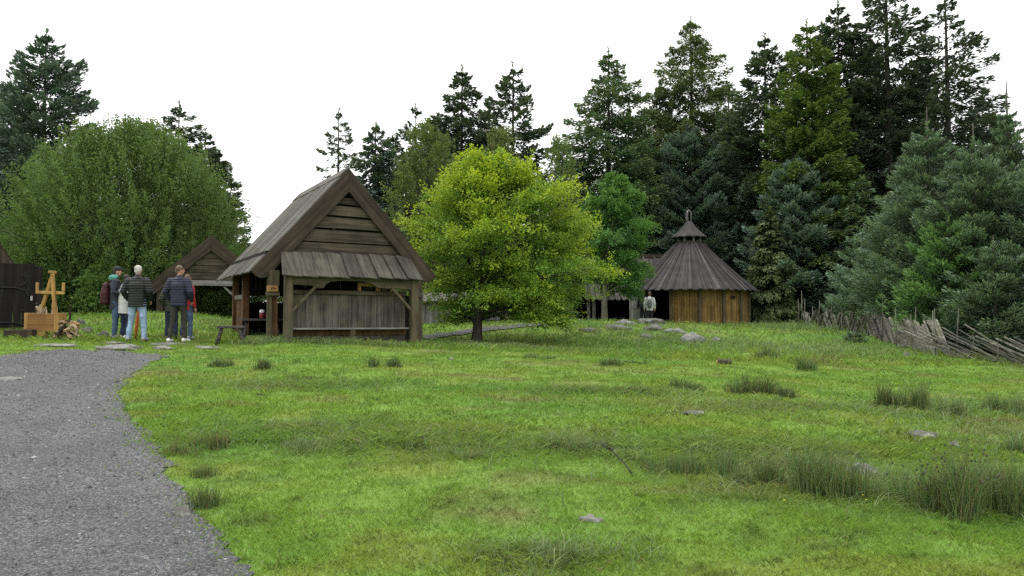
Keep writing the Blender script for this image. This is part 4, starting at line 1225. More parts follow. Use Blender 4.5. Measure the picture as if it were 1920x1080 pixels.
def boards_v(m, x0, x1, y, z0, z1, bw=0.17, th=0.03, jz=0.01):
    x = x0
    while x < x1 - 0.01:
        w_ = min(random.uniform(0.7, 1.3) * bw, x1 - x)
        yy_ = y + random.uniform(-0.006, 0.006)
        m.box(x + 0.003, x + w_ - 0.003, yy_, yy_ + th, z0 + random.uniform(-jz, jz), z1 + random.uniform(-jz, jz), j=0.003)
        x += w_


def boards_side(m, x, y0, y1, z0, z1, bw=0.17, th=0.03):
    y = y0
    while y < y1 - 0.01:
        w_ = min(random.uniform(0.7, 1.3) * bw, y1 - y)
        xx_ = x + random.uniform(-0.005, 0.005)
        m.box(xx_, xx_ + th, y + 0.003, y + w_ - 0.003, z0, z1 + random.uniform(-0.01, 0.01), j=0.003)
        y += w_


m = MB(); boards_v(m, -1.52, 1.52, 0.36, 0.34, 1.22); m.build('front_panel', 'wood_panel', hut)
m = MB(); boards_v(m, -1.52, 1.52, 0.37, -0.3, 0.20); m.build('lower_panel', 'wood_panel', hut)
m = MB(); m.box(-1.54, 1.54, 0.31, 0.35, 0.20, 0.33, j=0.005); m.build('bench_back_rail', 'wood_red', hut)
m = MB(); m.box(-1.54, 1.54, 0.29, 0.42, 1.22, 1.32, j=0.008); m.build('top_rail', 'wood_beam', hut, bevel=0.01)
m = MB(); m.box(-1.52, 1.50, 0.02, 0.30, 0.345, 0.385, j=0.006); be = m.build('bench_seat', 'wood_rail', hut, bevel=0.006)
m = MB(); m.box(-0.06, 0.06, 0.03, 0.13, -0.3, 0.342, j=0.006); m.build('bench_leg', 'wood_post', be)
for xx_, yy_ in ((-1.94, 0.62), (2.0, 0.62), (-2.0, 3.35), (2.0, 3.35), (-2.0, 4.85), (2.0, 4.85)):
    hw_ = 0.05 if xx_ == -1.94 else 0.09
    m = MB(); m.box(xx_ - hw_, xx_ + hw_, yy_ - 0.09, yy_ + 0.09, -0.35, 2.1, j=0.01); m.build('wall_post', 'wood_red' if (xx_ < 0 and yy_ > 3) else 'wood_post', hut, bevel=0.012)
for sx in (-1, 1):
    m = MB(); boards_v(m, *( (-1.90, -1.74) if sx < 0 else (1.74, 1.90)), 0.6, -0.3, 1.16, bw=0.1); m.build('front_side_panel', 'wood_red', hut)
    m = MB(); m.box(*((-2.06, -1.73) if sx < 0 else (1.73, 2.06)), 0.42, 0.50, 1.18, 1.27); m.build('sill', 'wood_beam', hut, bevel=0.008)
    m = MB(); m.box(*((-2.0, -1.74) if sx < 0 else (1.74, 2.0)), 0.42, 0.52, 1.42, 1.80); m.build('head_board', 'wood_post', hut, bevel=0.008)
m = MB(); boards_side(m, -2.01, 3.44, 4.76, -0.3, 1.15); m.build('side_panel', 'wood_red', hut)
m = MB(); m.box(-2.06, -1.94, 3.44, 4.76, 1.16, 1.29); m.build('side_rail', 'wood_rail', hut, bevel=0.006)
m = MB(); boards_side(m, 1.98, 0.71, 4.76, -0.3, 1.25); m.build('side_panel', 'wood_panel', hut)
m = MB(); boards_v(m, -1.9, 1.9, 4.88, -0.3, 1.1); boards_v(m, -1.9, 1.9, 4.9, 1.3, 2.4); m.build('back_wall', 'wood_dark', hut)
m = MB()
for k in range(9):
    za = 2.42 + k * 0.215; lo = HALF * (1 - (za - ZE) / RISE) - 0.08
    hi = max(0.02, HALF * (1 - (za + 0.21 - ZE) / RISE) - 0.08)
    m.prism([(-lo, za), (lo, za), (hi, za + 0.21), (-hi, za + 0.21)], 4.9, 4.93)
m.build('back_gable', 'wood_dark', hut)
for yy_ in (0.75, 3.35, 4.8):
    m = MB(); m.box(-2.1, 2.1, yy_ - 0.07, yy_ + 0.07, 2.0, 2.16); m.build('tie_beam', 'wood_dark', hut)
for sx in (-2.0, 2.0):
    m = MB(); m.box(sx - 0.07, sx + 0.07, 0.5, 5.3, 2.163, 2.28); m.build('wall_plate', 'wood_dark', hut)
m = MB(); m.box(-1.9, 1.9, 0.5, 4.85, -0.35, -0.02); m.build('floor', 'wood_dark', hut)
HM = Matrix.Translation(hut.location) @ Matrix.Rotation(hut.rotation_euler.z, 4, 'Z')


def at_hut(x, y, z):
    return HM @ Vector((x, y, z))


# things in and by the hut
p = at_hut(0.35, 0.9, 1.18)
kt = MB(); kt.lathe([(0.02, -0.10), (0.13, -0.09), (0.20, 0.02), (0.21, 0.12), (0.18, 0.22), (0.20, 0.25), (0.185, 0.25), (0.16, 0.2)], 20)
pot = kt.build('cooking_pot', 'iron', smooth=True); pot.location = at_hut(0.62, 0.62, 1.36)
tag(pot, 'black iron pot hanging in the gap under the front beam', 'pot')
m = MB(); m.tube([(-0.2, 0, 0.22), (-0.16, 0, 0.36), (0, 0, 0.44), (0.16, 0, 0.36), (0.2, 0, 0.22)], 0.012, 6); m.tube([(0, 0, 0.43), (0, 0, 0.62)], 0.01, 6); m.build('handle', 'iron', pot)
m = MB(); m.box(-0.06, 0.36, -0.02, 0.08, 0.10, 0.19); m.box(-0.12, -0.062, -0.03, 0.1, -0.02, 0.2); m.box(0.362, 0.46, -0.03, 0.1, -0.02, 0.2)
o = m.build('trestle', 'wood_yellow', bevel=0.008); o.location = at_hut(0.35, 0.30, 1.345); o.rotation_euler = hut.rotation_euler; tag(o, 'small pale wooden trestle standing on the top rail of the hut front', 'trestle')
m = MB(); m.box(-0.13, 0.13, -0.08, 0.08, 0, 0.15, j=0.01); o = m.build('wood_block', 'wood_yellow', bevel=0.015); o.location = at_hut(-1.9, 0.46, 1.272); o.rotation_euler = hut.rotation_euler
tag(o, 'yellow wood block lying on the sill left of the front post', 'block')
m = MB(); m.tube([(-0.06, -0.085, 0.06), (-0.03, -0.1, 0.09), (0.03, -0.1, 0.09), (0.06, -0.085, 0.06)], 0.012, 6); m.build('handle', 'iron', o)
# table
tb = thing('table', 'dark low plank table with splayed legs inside the hut opening', 'table', U(487, 640, 20.5), hut.rotation_euler.z)
m = MB()
for k in range(4): m.box(-0.50, 0.62, -0.36 + k * 0.18, -0.185 + k * 0.18, 0.53, 0.58, j=0.004)
m.build('table_top', 'wood_stool', tb)
for sx in (-1, 1):
    for sy in (-1, 1):
        m = MB(); m.tube([(sx * 0.36, sy * 0.2, 0.53), (sx * 0.47, sy * 0.34, -0.1)], [0.035, 0.045], 8); m.build('leg', 'wood_stool', tb, smooth=True)
mug = MB(); mug.lathe([(0.045, 0), (0.06, 0.005), (0.058, 0.12), (0.05, 0.13)], 16)
mu = mug.build('mug', 'mug_red', smooth=True); mu.location = U(491, 596.5, 20.45); tag(mu, 'red and white mug standing on the low table', 'mug')
m = MB(); m.lathe([(0.052, 0.13), (0.062, 0.14), (0.066, 0.18), (0.045, 0.215), (0.02, 0.22)], 16); m.build('lid', 'mug_white', mu, smooth=True)
m = MB(); m.tube([(0.055, 0, 0.03), (0.1, 0, 0.045), (0.1, 0, 0.09), (0.055, 0, 0.11)], 0.009, 6); m.build('handle', 'mug_red', mu, smooth=True)
# stool
x, y, z = G(432, 645)
st = thing('stool', 'dark wooden stool on splayed legs outside the hut opening', 'stool', (x, y, z), 0.3)
m = MB(); m.box(-0.30, 0.30, -0.17, 0.17, 0.37, 0.43, j=0.008); m.build('seat', 'wood_stool', st, bevel=0.012)
for sx in (-1, 1):
    for sy in (-1, 1):
        m = MB(); m.tube([(sx * 0.2, sy * 0.1, 0.37), (sx * 0.31, sy * 0.16, -0.05)], [0.034, 0.042], 8); m.build('leg', 'wood_stool', st, smooth=True)

# open shelter behind
random.seed(5)
Y2 = 30.0
sx_, sy_, _ = base_of(395, Y2)
sh = thing('open_shelter', 'dark open sided shelter with plank gable behind the people', 'shelter', (sx_, sy_, 1.50), math.radians(20))
ze, ri, hf = 1.22, 2.02, 2.35
for sgn in (-1, 1):
    m = MB(); roof_slope(m, sgn, hf, ri, ze, 0.0, 4.6, 0.22); reframe(m.build('roof', 'wood_barge', sh), (sgn * hf, 0, -ri))
    sl_ = Vector((sgn * hf, -ri)).normalized(); nr = Vector((sl_.y, -sl_.x)); nr = -nr if nr.y > 0 else nr
    A = Vector((0, ze + ri + 0.03)); B = A + sl_ * (math.hypot(hf, ri) + 0.05); wb = 0.42
    m = MB(); m.prism([tuple(A), tuple(B), tuple(B + nr * wb), (0, A.y - wb / abs(nr.y))], -0.065 + (0 if sgn < 0 else 0.003), -0.005); reframe(m.build('bargeboard', 'wood_barge', sh, bevel=0.01), (sgn * hf, 0, -ri))
m = MB()
for k in range(6):
    za = 1.62 + 0.27 * k; lo = hf * (1 - (za - ze) / ri) - 0.05; hi = max(0.03, hf * (1 - (za + 0.25 - ze) / ri) - 0.05)
    m.prism([(-lo, za), (lo, za), (hi, za + 0.25), (-hi, za + 0.25)], 0.06 + 0.012 * (k % 2), 0.10)
m.build('gable_wall', 'wood_gable', sh)
m = MB(); m.box(-1.9, 1.9, -0.02, 0.14, 1.38, 1.58); m.build('beam', 'wood_rail', sh, bevel=0.01)
for xx_ in (-1.75, 1.0):
    for yy_ in (0.1, 4.3):
        m = MB(); m.box(xx_ - 0.11, xx_ + 0.11, yy_ - 0.11, yy_ + 0.11, -0.5, 1.375); m.build('post', 'wood_barge', sh, bevel=0.012)
        m = MB(); m.beam((xx_ - 0.55 * (1 if xx_ > 0 else -1), yy_, 1.37), (xx_ - 0.02, yy_, 0.85), 0.07, 0.09, up=(0, 1, 0)); m.build('brace', 'wood_rail', sh)
m = MB(); m.box(-1.9, 1.9, 4.2, 4.36, 1.38, 1.58); m.build('beam', 'wood_barge', sh)

# ------------------------------------------------------------------ round hut
def cone_grain(o):
    me = o.data; n = len(me.vertices); co = np.empty(n * 3, np.float32); me.vertices.foreach_get('co', co); co = co.reshape(-1, 3)
    a = me.attributes.new('grain', 'FLOAT_VECTOR', 'POINT'); r_ = np.hypot(co[:, 0], co[:, 1])
    v_ = np.stack([np.arctan2(co[:, 1], co[:, 0]) * 2.0, 0 * r_, np.hypot(r_, co[:, 2]) * np.sign(co[:, 2])], -1)
    a.data.foreach_set('vector', np.ascontiguousarray(v_, np.float32).ravel())
    return o


random.seed(21)
RX, RY = (1293 - 960) / F * 41.7, 41.7
rz0 = 1.17
rh = thing('round_hut', 'round plank hut with conical board roof and little cupola', 'hut', (RX, RY, rz0))
RW = 2.95
angs = [-105, -80, -55, -29.7, -3, 20.5, 44, 68, 92, 116, 140, 164, 188, 212, 236]


def rp(deg, r_, z):
    a_ = math.radians(deg)
    return Vector((math.sin(a_) * r_, -math.cos(a_) * r_, z))


for i, a_ in enumerate(angs):
    m = MB(); c0 = rp(a_, RW + 0.03, 0); t_ = Vector((math.cos(math.radians(a_)), math.sin(math.radians(a_)), 0))
    m.beam(c0 + Vector((0, 0, -0.4)), c0 + Vector((0, 0, 1.95)), 0.16, 0.14, up=tuple(rp(a_, 1, 0)), j=0.008)
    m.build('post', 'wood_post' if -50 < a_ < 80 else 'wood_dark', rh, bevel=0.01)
for i in range(len(angs)):
    a0, a1 = angs[i], angs[(i + 1) % len(angs)]
    if a1 < a0: a1 += 360
    if a0 == -55: continue          # the doorway
    q0, q1 = rp(a0, RW, 0), rp(a1, RW, 0); m = MB(); f = 0.0; Ln = (q1 - q0).length
    while f < 0.985:
        w_ = min(random.uniform(0.10, 0.15) / Ln, 1 - f); a_, b_ = q0.lerp(q1, f + 0.004), q0.lerp(q1, f + w_ - 0.004)
        md = (a_ + b_) / 2; rr_ = random.uniform(-0.008, 0.008); nrm = md.normalized()
        md = md + nrm * rr_
        m.beam(md + Vector((0, 0, -0.05)), md + Vector((0, 0, 1.93)), (b_ - a_).length, 0.03, up=tuple(nrm), j=0.003)
        f += w_
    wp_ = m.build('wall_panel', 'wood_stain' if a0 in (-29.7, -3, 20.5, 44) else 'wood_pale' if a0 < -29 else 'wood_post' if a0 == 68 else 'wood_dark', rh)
    m = MB(); m.beam(q0 + Vector((0, 0, -0.12)), q1 + Vector((0, 0, -0.12)), 0.16, 0.14, j=0.004); m.build('sill', 'wood_barge', wp_)
    m = MB(); m.beam(q0 + Vector((0, 0, 1.97)), q1 + Vector((0, 0, 1.97)), 0.14, 0.1, j=0.004); m.build('top_plate', 'wood_dark', wp_)
m = MB(); q = rp(32, RW + 0.03, 1.55); t_ = Vector((math.cos(math.radians(32)), math.sin(math.radians(32)), 0)); m.beam(q - t_ * 0.14, q + t_ * 0.14, 0.05, 0.14); m.build('vent', 'wood_dark', rh, bevel=0.01)
# door leaf standing open to the left
h0 = rp(-57, RW + 0.08, 0); dirn = Vector((-0.98, -0.18, 0)).normalized()
m = MB()
for k in range(8):
    a_ = h0 + dirn * (0.11 * k + 0.055); m.beam(a_ + Vector((0, 0, 0.02)), a_ + Vector((0, 0, 1.62)), 0.102, 0.04, up=(0.18, -0.98, 0), j=0.004)
dl = m.build('door', 'wood_pale', rh)
m = MB(); m.beam(h0 + Vector((0, -0.03, 1.74)), h0 + dirn * 0.92 + Vector((0, -0.03, 1.74)), 0.08, 0.17, j=0.01); m.build('lintel', 'wood_barge', dl)
# cone roof of boards
prof = [(3.42, 1.90), (2.35, 2.83), (1.45, 3.68), (0.66, 4.46)]
m = MB(); nbd = 92
for k in range(nbd):
    a0 = 360 / nbd * k; dl_ = 360 / nbd * (0.47 if k % 2 else 0.56)
    lift = 0.045 if k % 2 else 0.0; ext = random.uniform(-0.03, 0.04)
    vs_ = []
    for (r_, z_) in prof:
        r2 = r_ + (ext if r_ > 3 else 0)
        vs_ += [rp(a0 - dl_, r2, z_ + lift), rp(a0 + dl_, r2, z_ + lift), rp(a0 - dl_, r2 - 0.02, z_ + lift - 0.045), rp(a0 + dl_, r2 - 0.02, z_ + lift - 0.045)]
    fs_ = []
    for j in range(len(prof) - 1):
        o_ = j * 4
        fs_ += [(o_, o_ + 1, o_ + 5, o_ + 4), (o_ + 3, o_ + 2, o_ + 6, o_ + 7), (o_ + 2, o_, o_ + 4, o_ + 6), (o_ + 1, o_ + 3, o_ + 7, o_ + 5)]
    fs_ += [(2, 3, 1, 0), (12, 13, 15, 14)]
    m.add(vs_, fs_)
rf = cone_grain(m.build('roof', 'wood_cone', rh))
m = MB(); m.lathe([(0.76, 4.36), (0.78, 4.43), (0.70, 4.46), (0.1, 4.46)], 18); m.build('collar', 'wood_barge', rf)
for k in range(8):
    m = MB(); a_ = 45 * k + 10; m.beam(rp(a_, 0.60, 4.44), rp(a_, 0.60, 4.86), 0.1, 0.1); m.build('cupola_post', 'wood_grey', rh)
m = MB(); nb2 = 26
pf2 = [(0.93, 4.74), (0.62, 5.0), (0.38, 5.24), (0.20, 5.50), (0.11, 5.58)]
for k in range(nb2):
    a0 = 360 / nb2 * k; dl_ = 360 / nb2 * 0.53; lift = 0.018 if k % 2 else 0
    vs_ = []
    for (r_, z_) in pf2:
        vs_ += [rp(a0 - dl_, r_, z_ + lift), rp(a0 + dl_, r_, z_ + lift), rp(a0 - dl_, r_ - 0.015, z_ + lift - 0.04), rp(a0 + dl_, r_ - 0.015, z_ + lift - 0.04)]
    fs_ = []
    for j in range(len(pf2) - 1):
        o_ = j * 4
        fs_ += [(o_, o_ + 1, o_ + 5, o_ + 4), (o_ + 3, o_ + 2, o_ + 6, o_ + 7), (o_ + 2, o_, o_ + 4, o_ + 6), (o_ + 1, o_ + 3, o_ + 7, o_ + 5)]
    fs_ += [(2, 3, 1, 0), (16, 17, 19, 18)]
    m.add(vs_, fs_)
cone_grain(m.build('cupola_roof', 'wood_cone', rh))
m = MB(); m.tube([(-0.09, 0, 5.45), (-0.11, 0, 5.95), (-0.085, 0, 6.09), (0.0, 0, 6.16), (0.085, 0, 6.1), (0.12, 0, 5.95), (0.10, 0, 5.5)], [0.075, 0.065, 0.055, 0.05, 0.045, 0.04, 0.045], 8); m.build('finial', 'wood_grey', rh, smooth=True)
m = MB(); m.lathe([(2.85, -0.3), (2.85, -0.03), (0.01, -0.02)], 24); m.build('floor', 'wood_dark', rh)

# ------------------------------------------------------------------ shed with scalloped board roof, left of the round hut
random.seed(31)
bx, by = (1170 - 960) / F * 45, 45.0
sd_o = thing('board_roof_shed', 'long dark shed with scallop edged board roof beside the round hut', 'shed', (bx, by, 1.25), math.radians(-3))
m = MB(); x = -2.2
while x < 2.6:
    w_ = random.uniform(0.30, 0.36)
    pts = []
    for k in range(5):
        an_ = PI * k / 4
        pts.append((x + w_ / 2 - math.cos(an_) * w_ / 2, -0.05 - 0.10 * math.sin(an_)))
    a_, b_ = Vector((0, -0.9, 1.52)), Vector((0, 2.2, 4.05)); n_ = len(pts)
    vs_ = [(q[0], a_.y, a_.z + q[1] + 0.06) for q in pts] + [(q[0], b_.y, b_.z + q[1] + 0.06) for q in pts]
    vs_ += [(v[0], v[1], v[2] + 0.05) for v in vs_]
    fs_ = []
    for k in range(n_ - 1):
        fs_ += [(k, k + 1, n_ + k + 1, n_ + k), (2 * n_ + k, 3 * n_ + k, 3 * n_ + k + 1, 2 * n_ + k + 1), (k, 2 * n_ + k, 2 * n_ + k + 1, k + 1), (n_ + k, n_ + k + 1, 3 * n_ + k + 1, 3 * n_ + k)]
    fs_ += [(0, n_, 3 * n_, 2 * n_), (n_ - 1, 3 * n_ - 1, 4 * n_ - 1, 2 * n_ - 1)]
    m.add(vs_, fs_)
    if random.random() < 0.6:
        m.beam((x + w_, -0.93, 1.58), (x + w_, 2.2, 4.12), 0.09, 0.06, j=0.01)
    x += w_
reframe(m.build('roof', 'wood_shingle', sd_o), (0, 3.1, 2.53))
m = MB(); m.box(-2.3, 2.7, 2.1, 2.3, 4.02, 4.2); m.build('ridge_beam', 'wood_barge', sd_o, bevel=0.02)
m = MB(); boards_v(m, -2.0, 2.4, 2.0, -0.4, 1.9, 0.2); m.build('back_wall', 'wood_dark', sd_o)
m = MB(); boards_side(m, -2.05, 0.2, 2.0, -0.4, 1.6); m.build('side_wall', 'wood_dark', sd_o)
for xx_, mt in ((-2.02, 'wood_grey'), (-1.72, 'wood_grey'), (0.4, 'wood_dark'), (2.3, 'wood_dark')):
    m = MB(); m.box(xx_ - 0.09, xx_ + 0.09, -0.6, -0.42, -0.4, 1.63 if xx_ > -2 else 1.56); m.build('post', mt, sd_o, bevel=0.012)

# low shed with a dark doorway behind the beech trunk, and the bits of rail beside it
bx, by = (858 - 960) / F * 34, 34.0
bz = T(bx, by)
ls = thing('low_shed', 'low grey shed with a black doorway behind the beech trunk', 'shed', (bx, by, bz), 0.1)
m = MB(); boards_v(m, -1.55, -0.25, 0, -0.2, 1.0, 0.2); boards_v(m, 0.4, 0.75, 0, -0.2, 1.0, 0.2); boards_v(m, -0.25, 0.4, 0, 0.7, 1.0, 0.2); m.build('front_wall', 'wood_grey', ls)
m = MB(); boards_v(m, -1.55, 0.75, 1.6, -0.2, 1.1, 0.2); boards_side(m, -1.56, 0.03, 1.6, -0.2, 1.0); boards_side(m, 0.73, 0.03, 1.6, -0.2, 1.0); m.build('wall', 'wood_dark', ls)
m = MB(); 
for k in range(13): m.beam((-1.75 + 0.2 * k, -0.25, 1.02), (-1.75 + 0.2 * k, 1.85, 1.45), 0.19, 0.03, j=0.006)
reframe(m.build('roof', 'wood_shingle', ls), (0, 2.1, 0.43))
for k, (pa, pb, Yr, lab) in enumerate([((900, 598), (930, 592), 35, 'grey rail fence piece right of the beech trunk'), ((1000, 600), (1070, 598), 38, 'dark pole fence between the beech and the shed')]):
    fx0, fx1 = (pa[0] - 960) / F * Yr, (pb[0] - 960) / F * Yr; fz = T(fx0, Yr)
    fo = thing('rail_fence', lab, 'fence', (fx0, Yr, fz)); nps = 3 + 2 * k
    for i in range(nps):
        m = MB(); xx_ = (fx1 - fx0) * i / (nps - 1); m.tube([(xx_, 0, -0.3), (xx_ + 0.02, 0, 0.75)], [0.05, 0.045], 7); m.build('post', 'wood_red' if k else 'wood_grey', fo)
    for zz_ in (0.25, 0.55):
        m = MB(); m.beam((-0.15, -0.07, zz_), (fx1 - fx0 + 0.15, -0.07, zz_ + 0.05), 0.05, 0.09, j=0.01); m.build('rail', 'wood_grey', fo)

# ------------------------------------------------------------------ dark hut at the left edge, with its open door
random.seed(41)
x, y = (10 - 960) / F * 21.5, 21.5
z = T(x, y)
lh = thing('plank_hut', 'very dark plank hut with a curved gable beam at the left edge', 'hut', (x, y, z), 0.62)
m = MB(); pts = []
for k in range(14):
    an_ = PI * k / 13
    pts.append((-1.9 + 2.3 * math.cos(an_), 0.75 + 2.35 * math.sin(an_)))
outer = [(a_ * 1.0, b_) for a_, b_ in pts]; inner = [(-1.9 + (a_ + 1.9) * 0.91, 0.75 + (b_ - 0.75) * 0.90) for a_, b_ in pts]
for k in range(13):
    m.prism([outer[k], outer[k + 1], inner[k + 1], inner[k]], -0.02, 0.13)
m.build('gable_beam', 'wood_barge', lh)
m = MB()
for k in range(13):
    a_, b_ = Vector((outer[k][0], 0, outer[k][1])), Vector((outer[k + 1][0], 0, outer[k + 1][1])); md = (a_ + b_) / 2
    m.prism([(outer[k][0], outer[k][1] + 0.05), (outer[k + 1][0], outer[k + 1][1] + 0.05), (outer[k + 1][0], outer[k + 1][1] + 0.002), (outer[k][0], outer[k][1] + 0.002)], 0.0, 4.0)
m.build('roof', 'wood_dark', lh)
m = MB(); boards_v(m, -3.4, -0.9, 0.3, -0.3, 1.6, 0.2); boards_side(m, 0.0, 0.3, 3.9, -0.3, 1.1); m.build('wall', 'wood_dark', lh)
m = MB(); boards_v(m, -0.95, 0.66, -0.3, 0.08, 1.80, 0.2); dd = m.build('door', 'wood_dark', lh); HB = lh
m = MB(); m.box(0.665, 0.84, -0.33, -0.2, -0.2, 1.74, j=0.01); m.build('door_post', 'wood_dark', lh, bevel=0.012)
m = MB()
for zz_ in (1.15, 0.22):
    m.tube([(-0.95, -0.325, zz_), (0.2, -0.325, zz_), (0.42, -0.325, zz_ - 0.06), (0.5, -0.325, zz_ - 0.2)], 0.022, 6)
    m.tube([(0.3, -0.325, zz_ + 0.03), (0.45, -0.325, zz_ + 0.15), (0.45, -0.325, zz_ + 0.3), (0.34, -0.325, zz_ + 0.32)], 0.016, 6)
m.build('strap_hinge', 'iron', dd)
m = MB(); m.box(0.55, 0.60, -0.36, -0.31, 0.80, 0.93); m.build('latch', 'lock_metal', dd, bevel=0.008)
x, y, z = G(38, 633)
m = MB(); m.box(-0.34, 0.34, -0.12, 0.12, -0.08, 0.2, j=0.02); o = m.build('wood_trough', 'wood_barge', bevel=0.02); o.location = (x, y, z); tag(o, 'short dark squared log lying below the dark plank door', 'log')

# ------------------------------------------------------------------ yellow wooden A frame with its box
x, y, z = G(85, 632)
fr = thing('wooden_frame', 'yellow wooden A frame with upturned arms rising from a plank box', 'wooden frame', (x, y, z), 0.05)
sc_ = 1500 / y

def fp(px, py, dy=0.0):
    return ((px - 85) / sc_, dy, (632 - py) / sc_)
m = MB(); m.beam(fp(72, 590, 0.06), fp(94.5, 512, 0.06), 0.075, 0.09, up=(0, 1, 0)); m.build('leaning_leg', 'wood_yellow', fr, bevel=0.01)
m = MB(); m.beam(fp(103.5, 590, -0.04), fp(96.5, 512, -0.04), 0.075, 0.09, up=(0, 1, 0)); m.build('leaning_leg', 'wood_yellow', fr, bevel=0.01)
m = MB(); m.box(-0.05 + fp(95, 0)[0], 0.05 + fp(95, 0)[0], -0.11, 0.13, fp(0, 513)[2], fp(0, 508)[2]); m.tube([fp(97, 517, -0.13), fp(102, 516, -0.15)], 0.02, 6); m.build('top_block', 'wood_yellow', fr, bevel=0.01)
m = MB(); m.beam(fp(66, 548, 0.0), fp(118, 549.5, 0.0), 0.07, 0.075, up=(0, 0, 1)); cb = m.build('crossbar', 'wood_yellow', fr, bevel=0.008)
for a_ in (68.2, 116):
    m = MB(); m.beam(fp(a_, 545.5), fp(a_, 530), 0.062, 0.06, up=(0, 1, 0)); m.build('upturned_end', 'wood_yellow', cb, bevel=0.008)
m = MB()
for k in range(3):
    m.box(fp(60, 0)[0], fp(108.5, 0)[0], -0.20, -0.165, fp(0, 621)[2] + k * 0.148, fp(0, 621)[2] + 0.145 + k * 0.148, j=0.002)
m.box(fp(55, 0)[0], fp(116, 0)[0], 0.17, 0.2, fp(0, 621)[2], fp(0, 588)[2])
bxo = m.build('box', 'wood_box', fr, bevel=0.004)
for a_, b_ in ((54, 61), (108, 117)):
    m = MB(); m.box(fp(a_, 0)[0], fp(b_, 0)[0], -0.215, 0.165, fp(0, 622)[2], fp(0, 587)[2]); m.build('box_end', 'wood_yellow', bxo, bevel=0.006)
for a_ in (62.5, 105):
    m = MB(); m.box(fp(a_ - 2, 0)[0], fp(a_ + 2, 0)[0], -0.15, -0.09, -0.1, fp(0, 622.5)[2]); m.build('leg', 'wood_yellow', fr, bevel=0.006)
    m = MB(); m.box(fp(a_ - 2, 0)[0], fp(a_ + 2, 0)[0], 0.09, 0.15, -0.1, fp(0, 622.5)[2]); m.build('leg', 'wood_yellow', fr, bevel=0.006)
m = MB(); m.box(fp(77, 0)[0], fp(92, 0)[0], -0.19, -0.05, fp(0, 630)[2], fp(0, 622.6)[2]); m.build('drawer', 'wood_yellow', fr, bevel=0.006)
for a_, t_ in ((55, 572), (119.5, 576)):
    xx_ = fp(a_, 0)[0]; m = MB(); m.tube([(xx_, 0.27, -0.1), (xx_, 0.27, fp(0, t_)[2])], 0.028, 8)
    m.lathe([(0.005, 0), (0.035, 0.02), (0.035, 0.05), (0.005, 0.07)], 10, (xx_, 0.27, fp(0, t_)[2])); o = m.build('stake', 'wood_barge', smooth=False)
    o.location = (x, y, z); tag(o, 'dark round stake at the %s end of the yellow box' % ('left' if a_ < 60 else 'right'), 'stake')
random.seed(3)
STK = thing('stick_bundle', 'bundle of pale split sticks standing in the yellow box', 'stick bundle', (x, y, z))
for k in range(13):
    a0 = random.uniform(-0.16, 0.22); m = MB()
    m.beam((a0 * 0.5 + 0.12, random.uniform(-0.1, 0.12), 0.25), (a0 * 2.0 - 0.12, random.uniform(-0.05, 0.12), random.uniform(0.62, 0.86)), 0.035, 0.03, j=0.005); m.build('stick', 'wood_stick', STK)
x, y, z = G(128, 636)
FW = thing('firewood_pile', 'loose heap of firewood and coiled rope right of the yellow box', 'firewood pile', (x, y, z))
for k in range(26):
    a_ = random.uniform(0, 6.28); b_ = random.uniform(-0.3, 0.8); l_ = random.uniform(0.12, 0.24)
    c_ = Vector((random.uniform(-0.2, 0.2), random.uniform(-0.15, 0.15), 0.04 + abs(random.gauss(0, 0.13))))
    d_ = Vector((math.cos(a_) * math.cos(b_), math.sin(a_) * math.cos(b_), math.sin(b_))) * l_
    m = MB(); m.beam(c_ - d_, c_ + d_, random.uniform(0.03, 0.06), random.uniform(0.025, 0.05), j=0.006); m.build('piece_of_wood', random.choice(['wood_stick', 'wood_post', 'wood_stick', 'wood_barge']), FW)
m = MB()
for k in range(3):
    m.tube([(0.16 + 0.12 * math.cos(q / 12 * 6.28), -0.16 + 0.03 * k, 0.18 + 0.15 * math.sin(q / 12 * 6.28) + 0.02 * k) for q in range(13)], 0.012, 5)
m.build('rope', 'wood_stick', FW, smooth=True)
m = MB(); m.box(-0.09, 0.07, -0.1, 0.02, 0.34, 0.46, M=Matrix.Rotation(0.5, 4, 'Y')); m.build('block', 'wood_yellow', FW, bevel=0.008)

# ------------------------------------------------------------------ pole fence
random.seed(77)


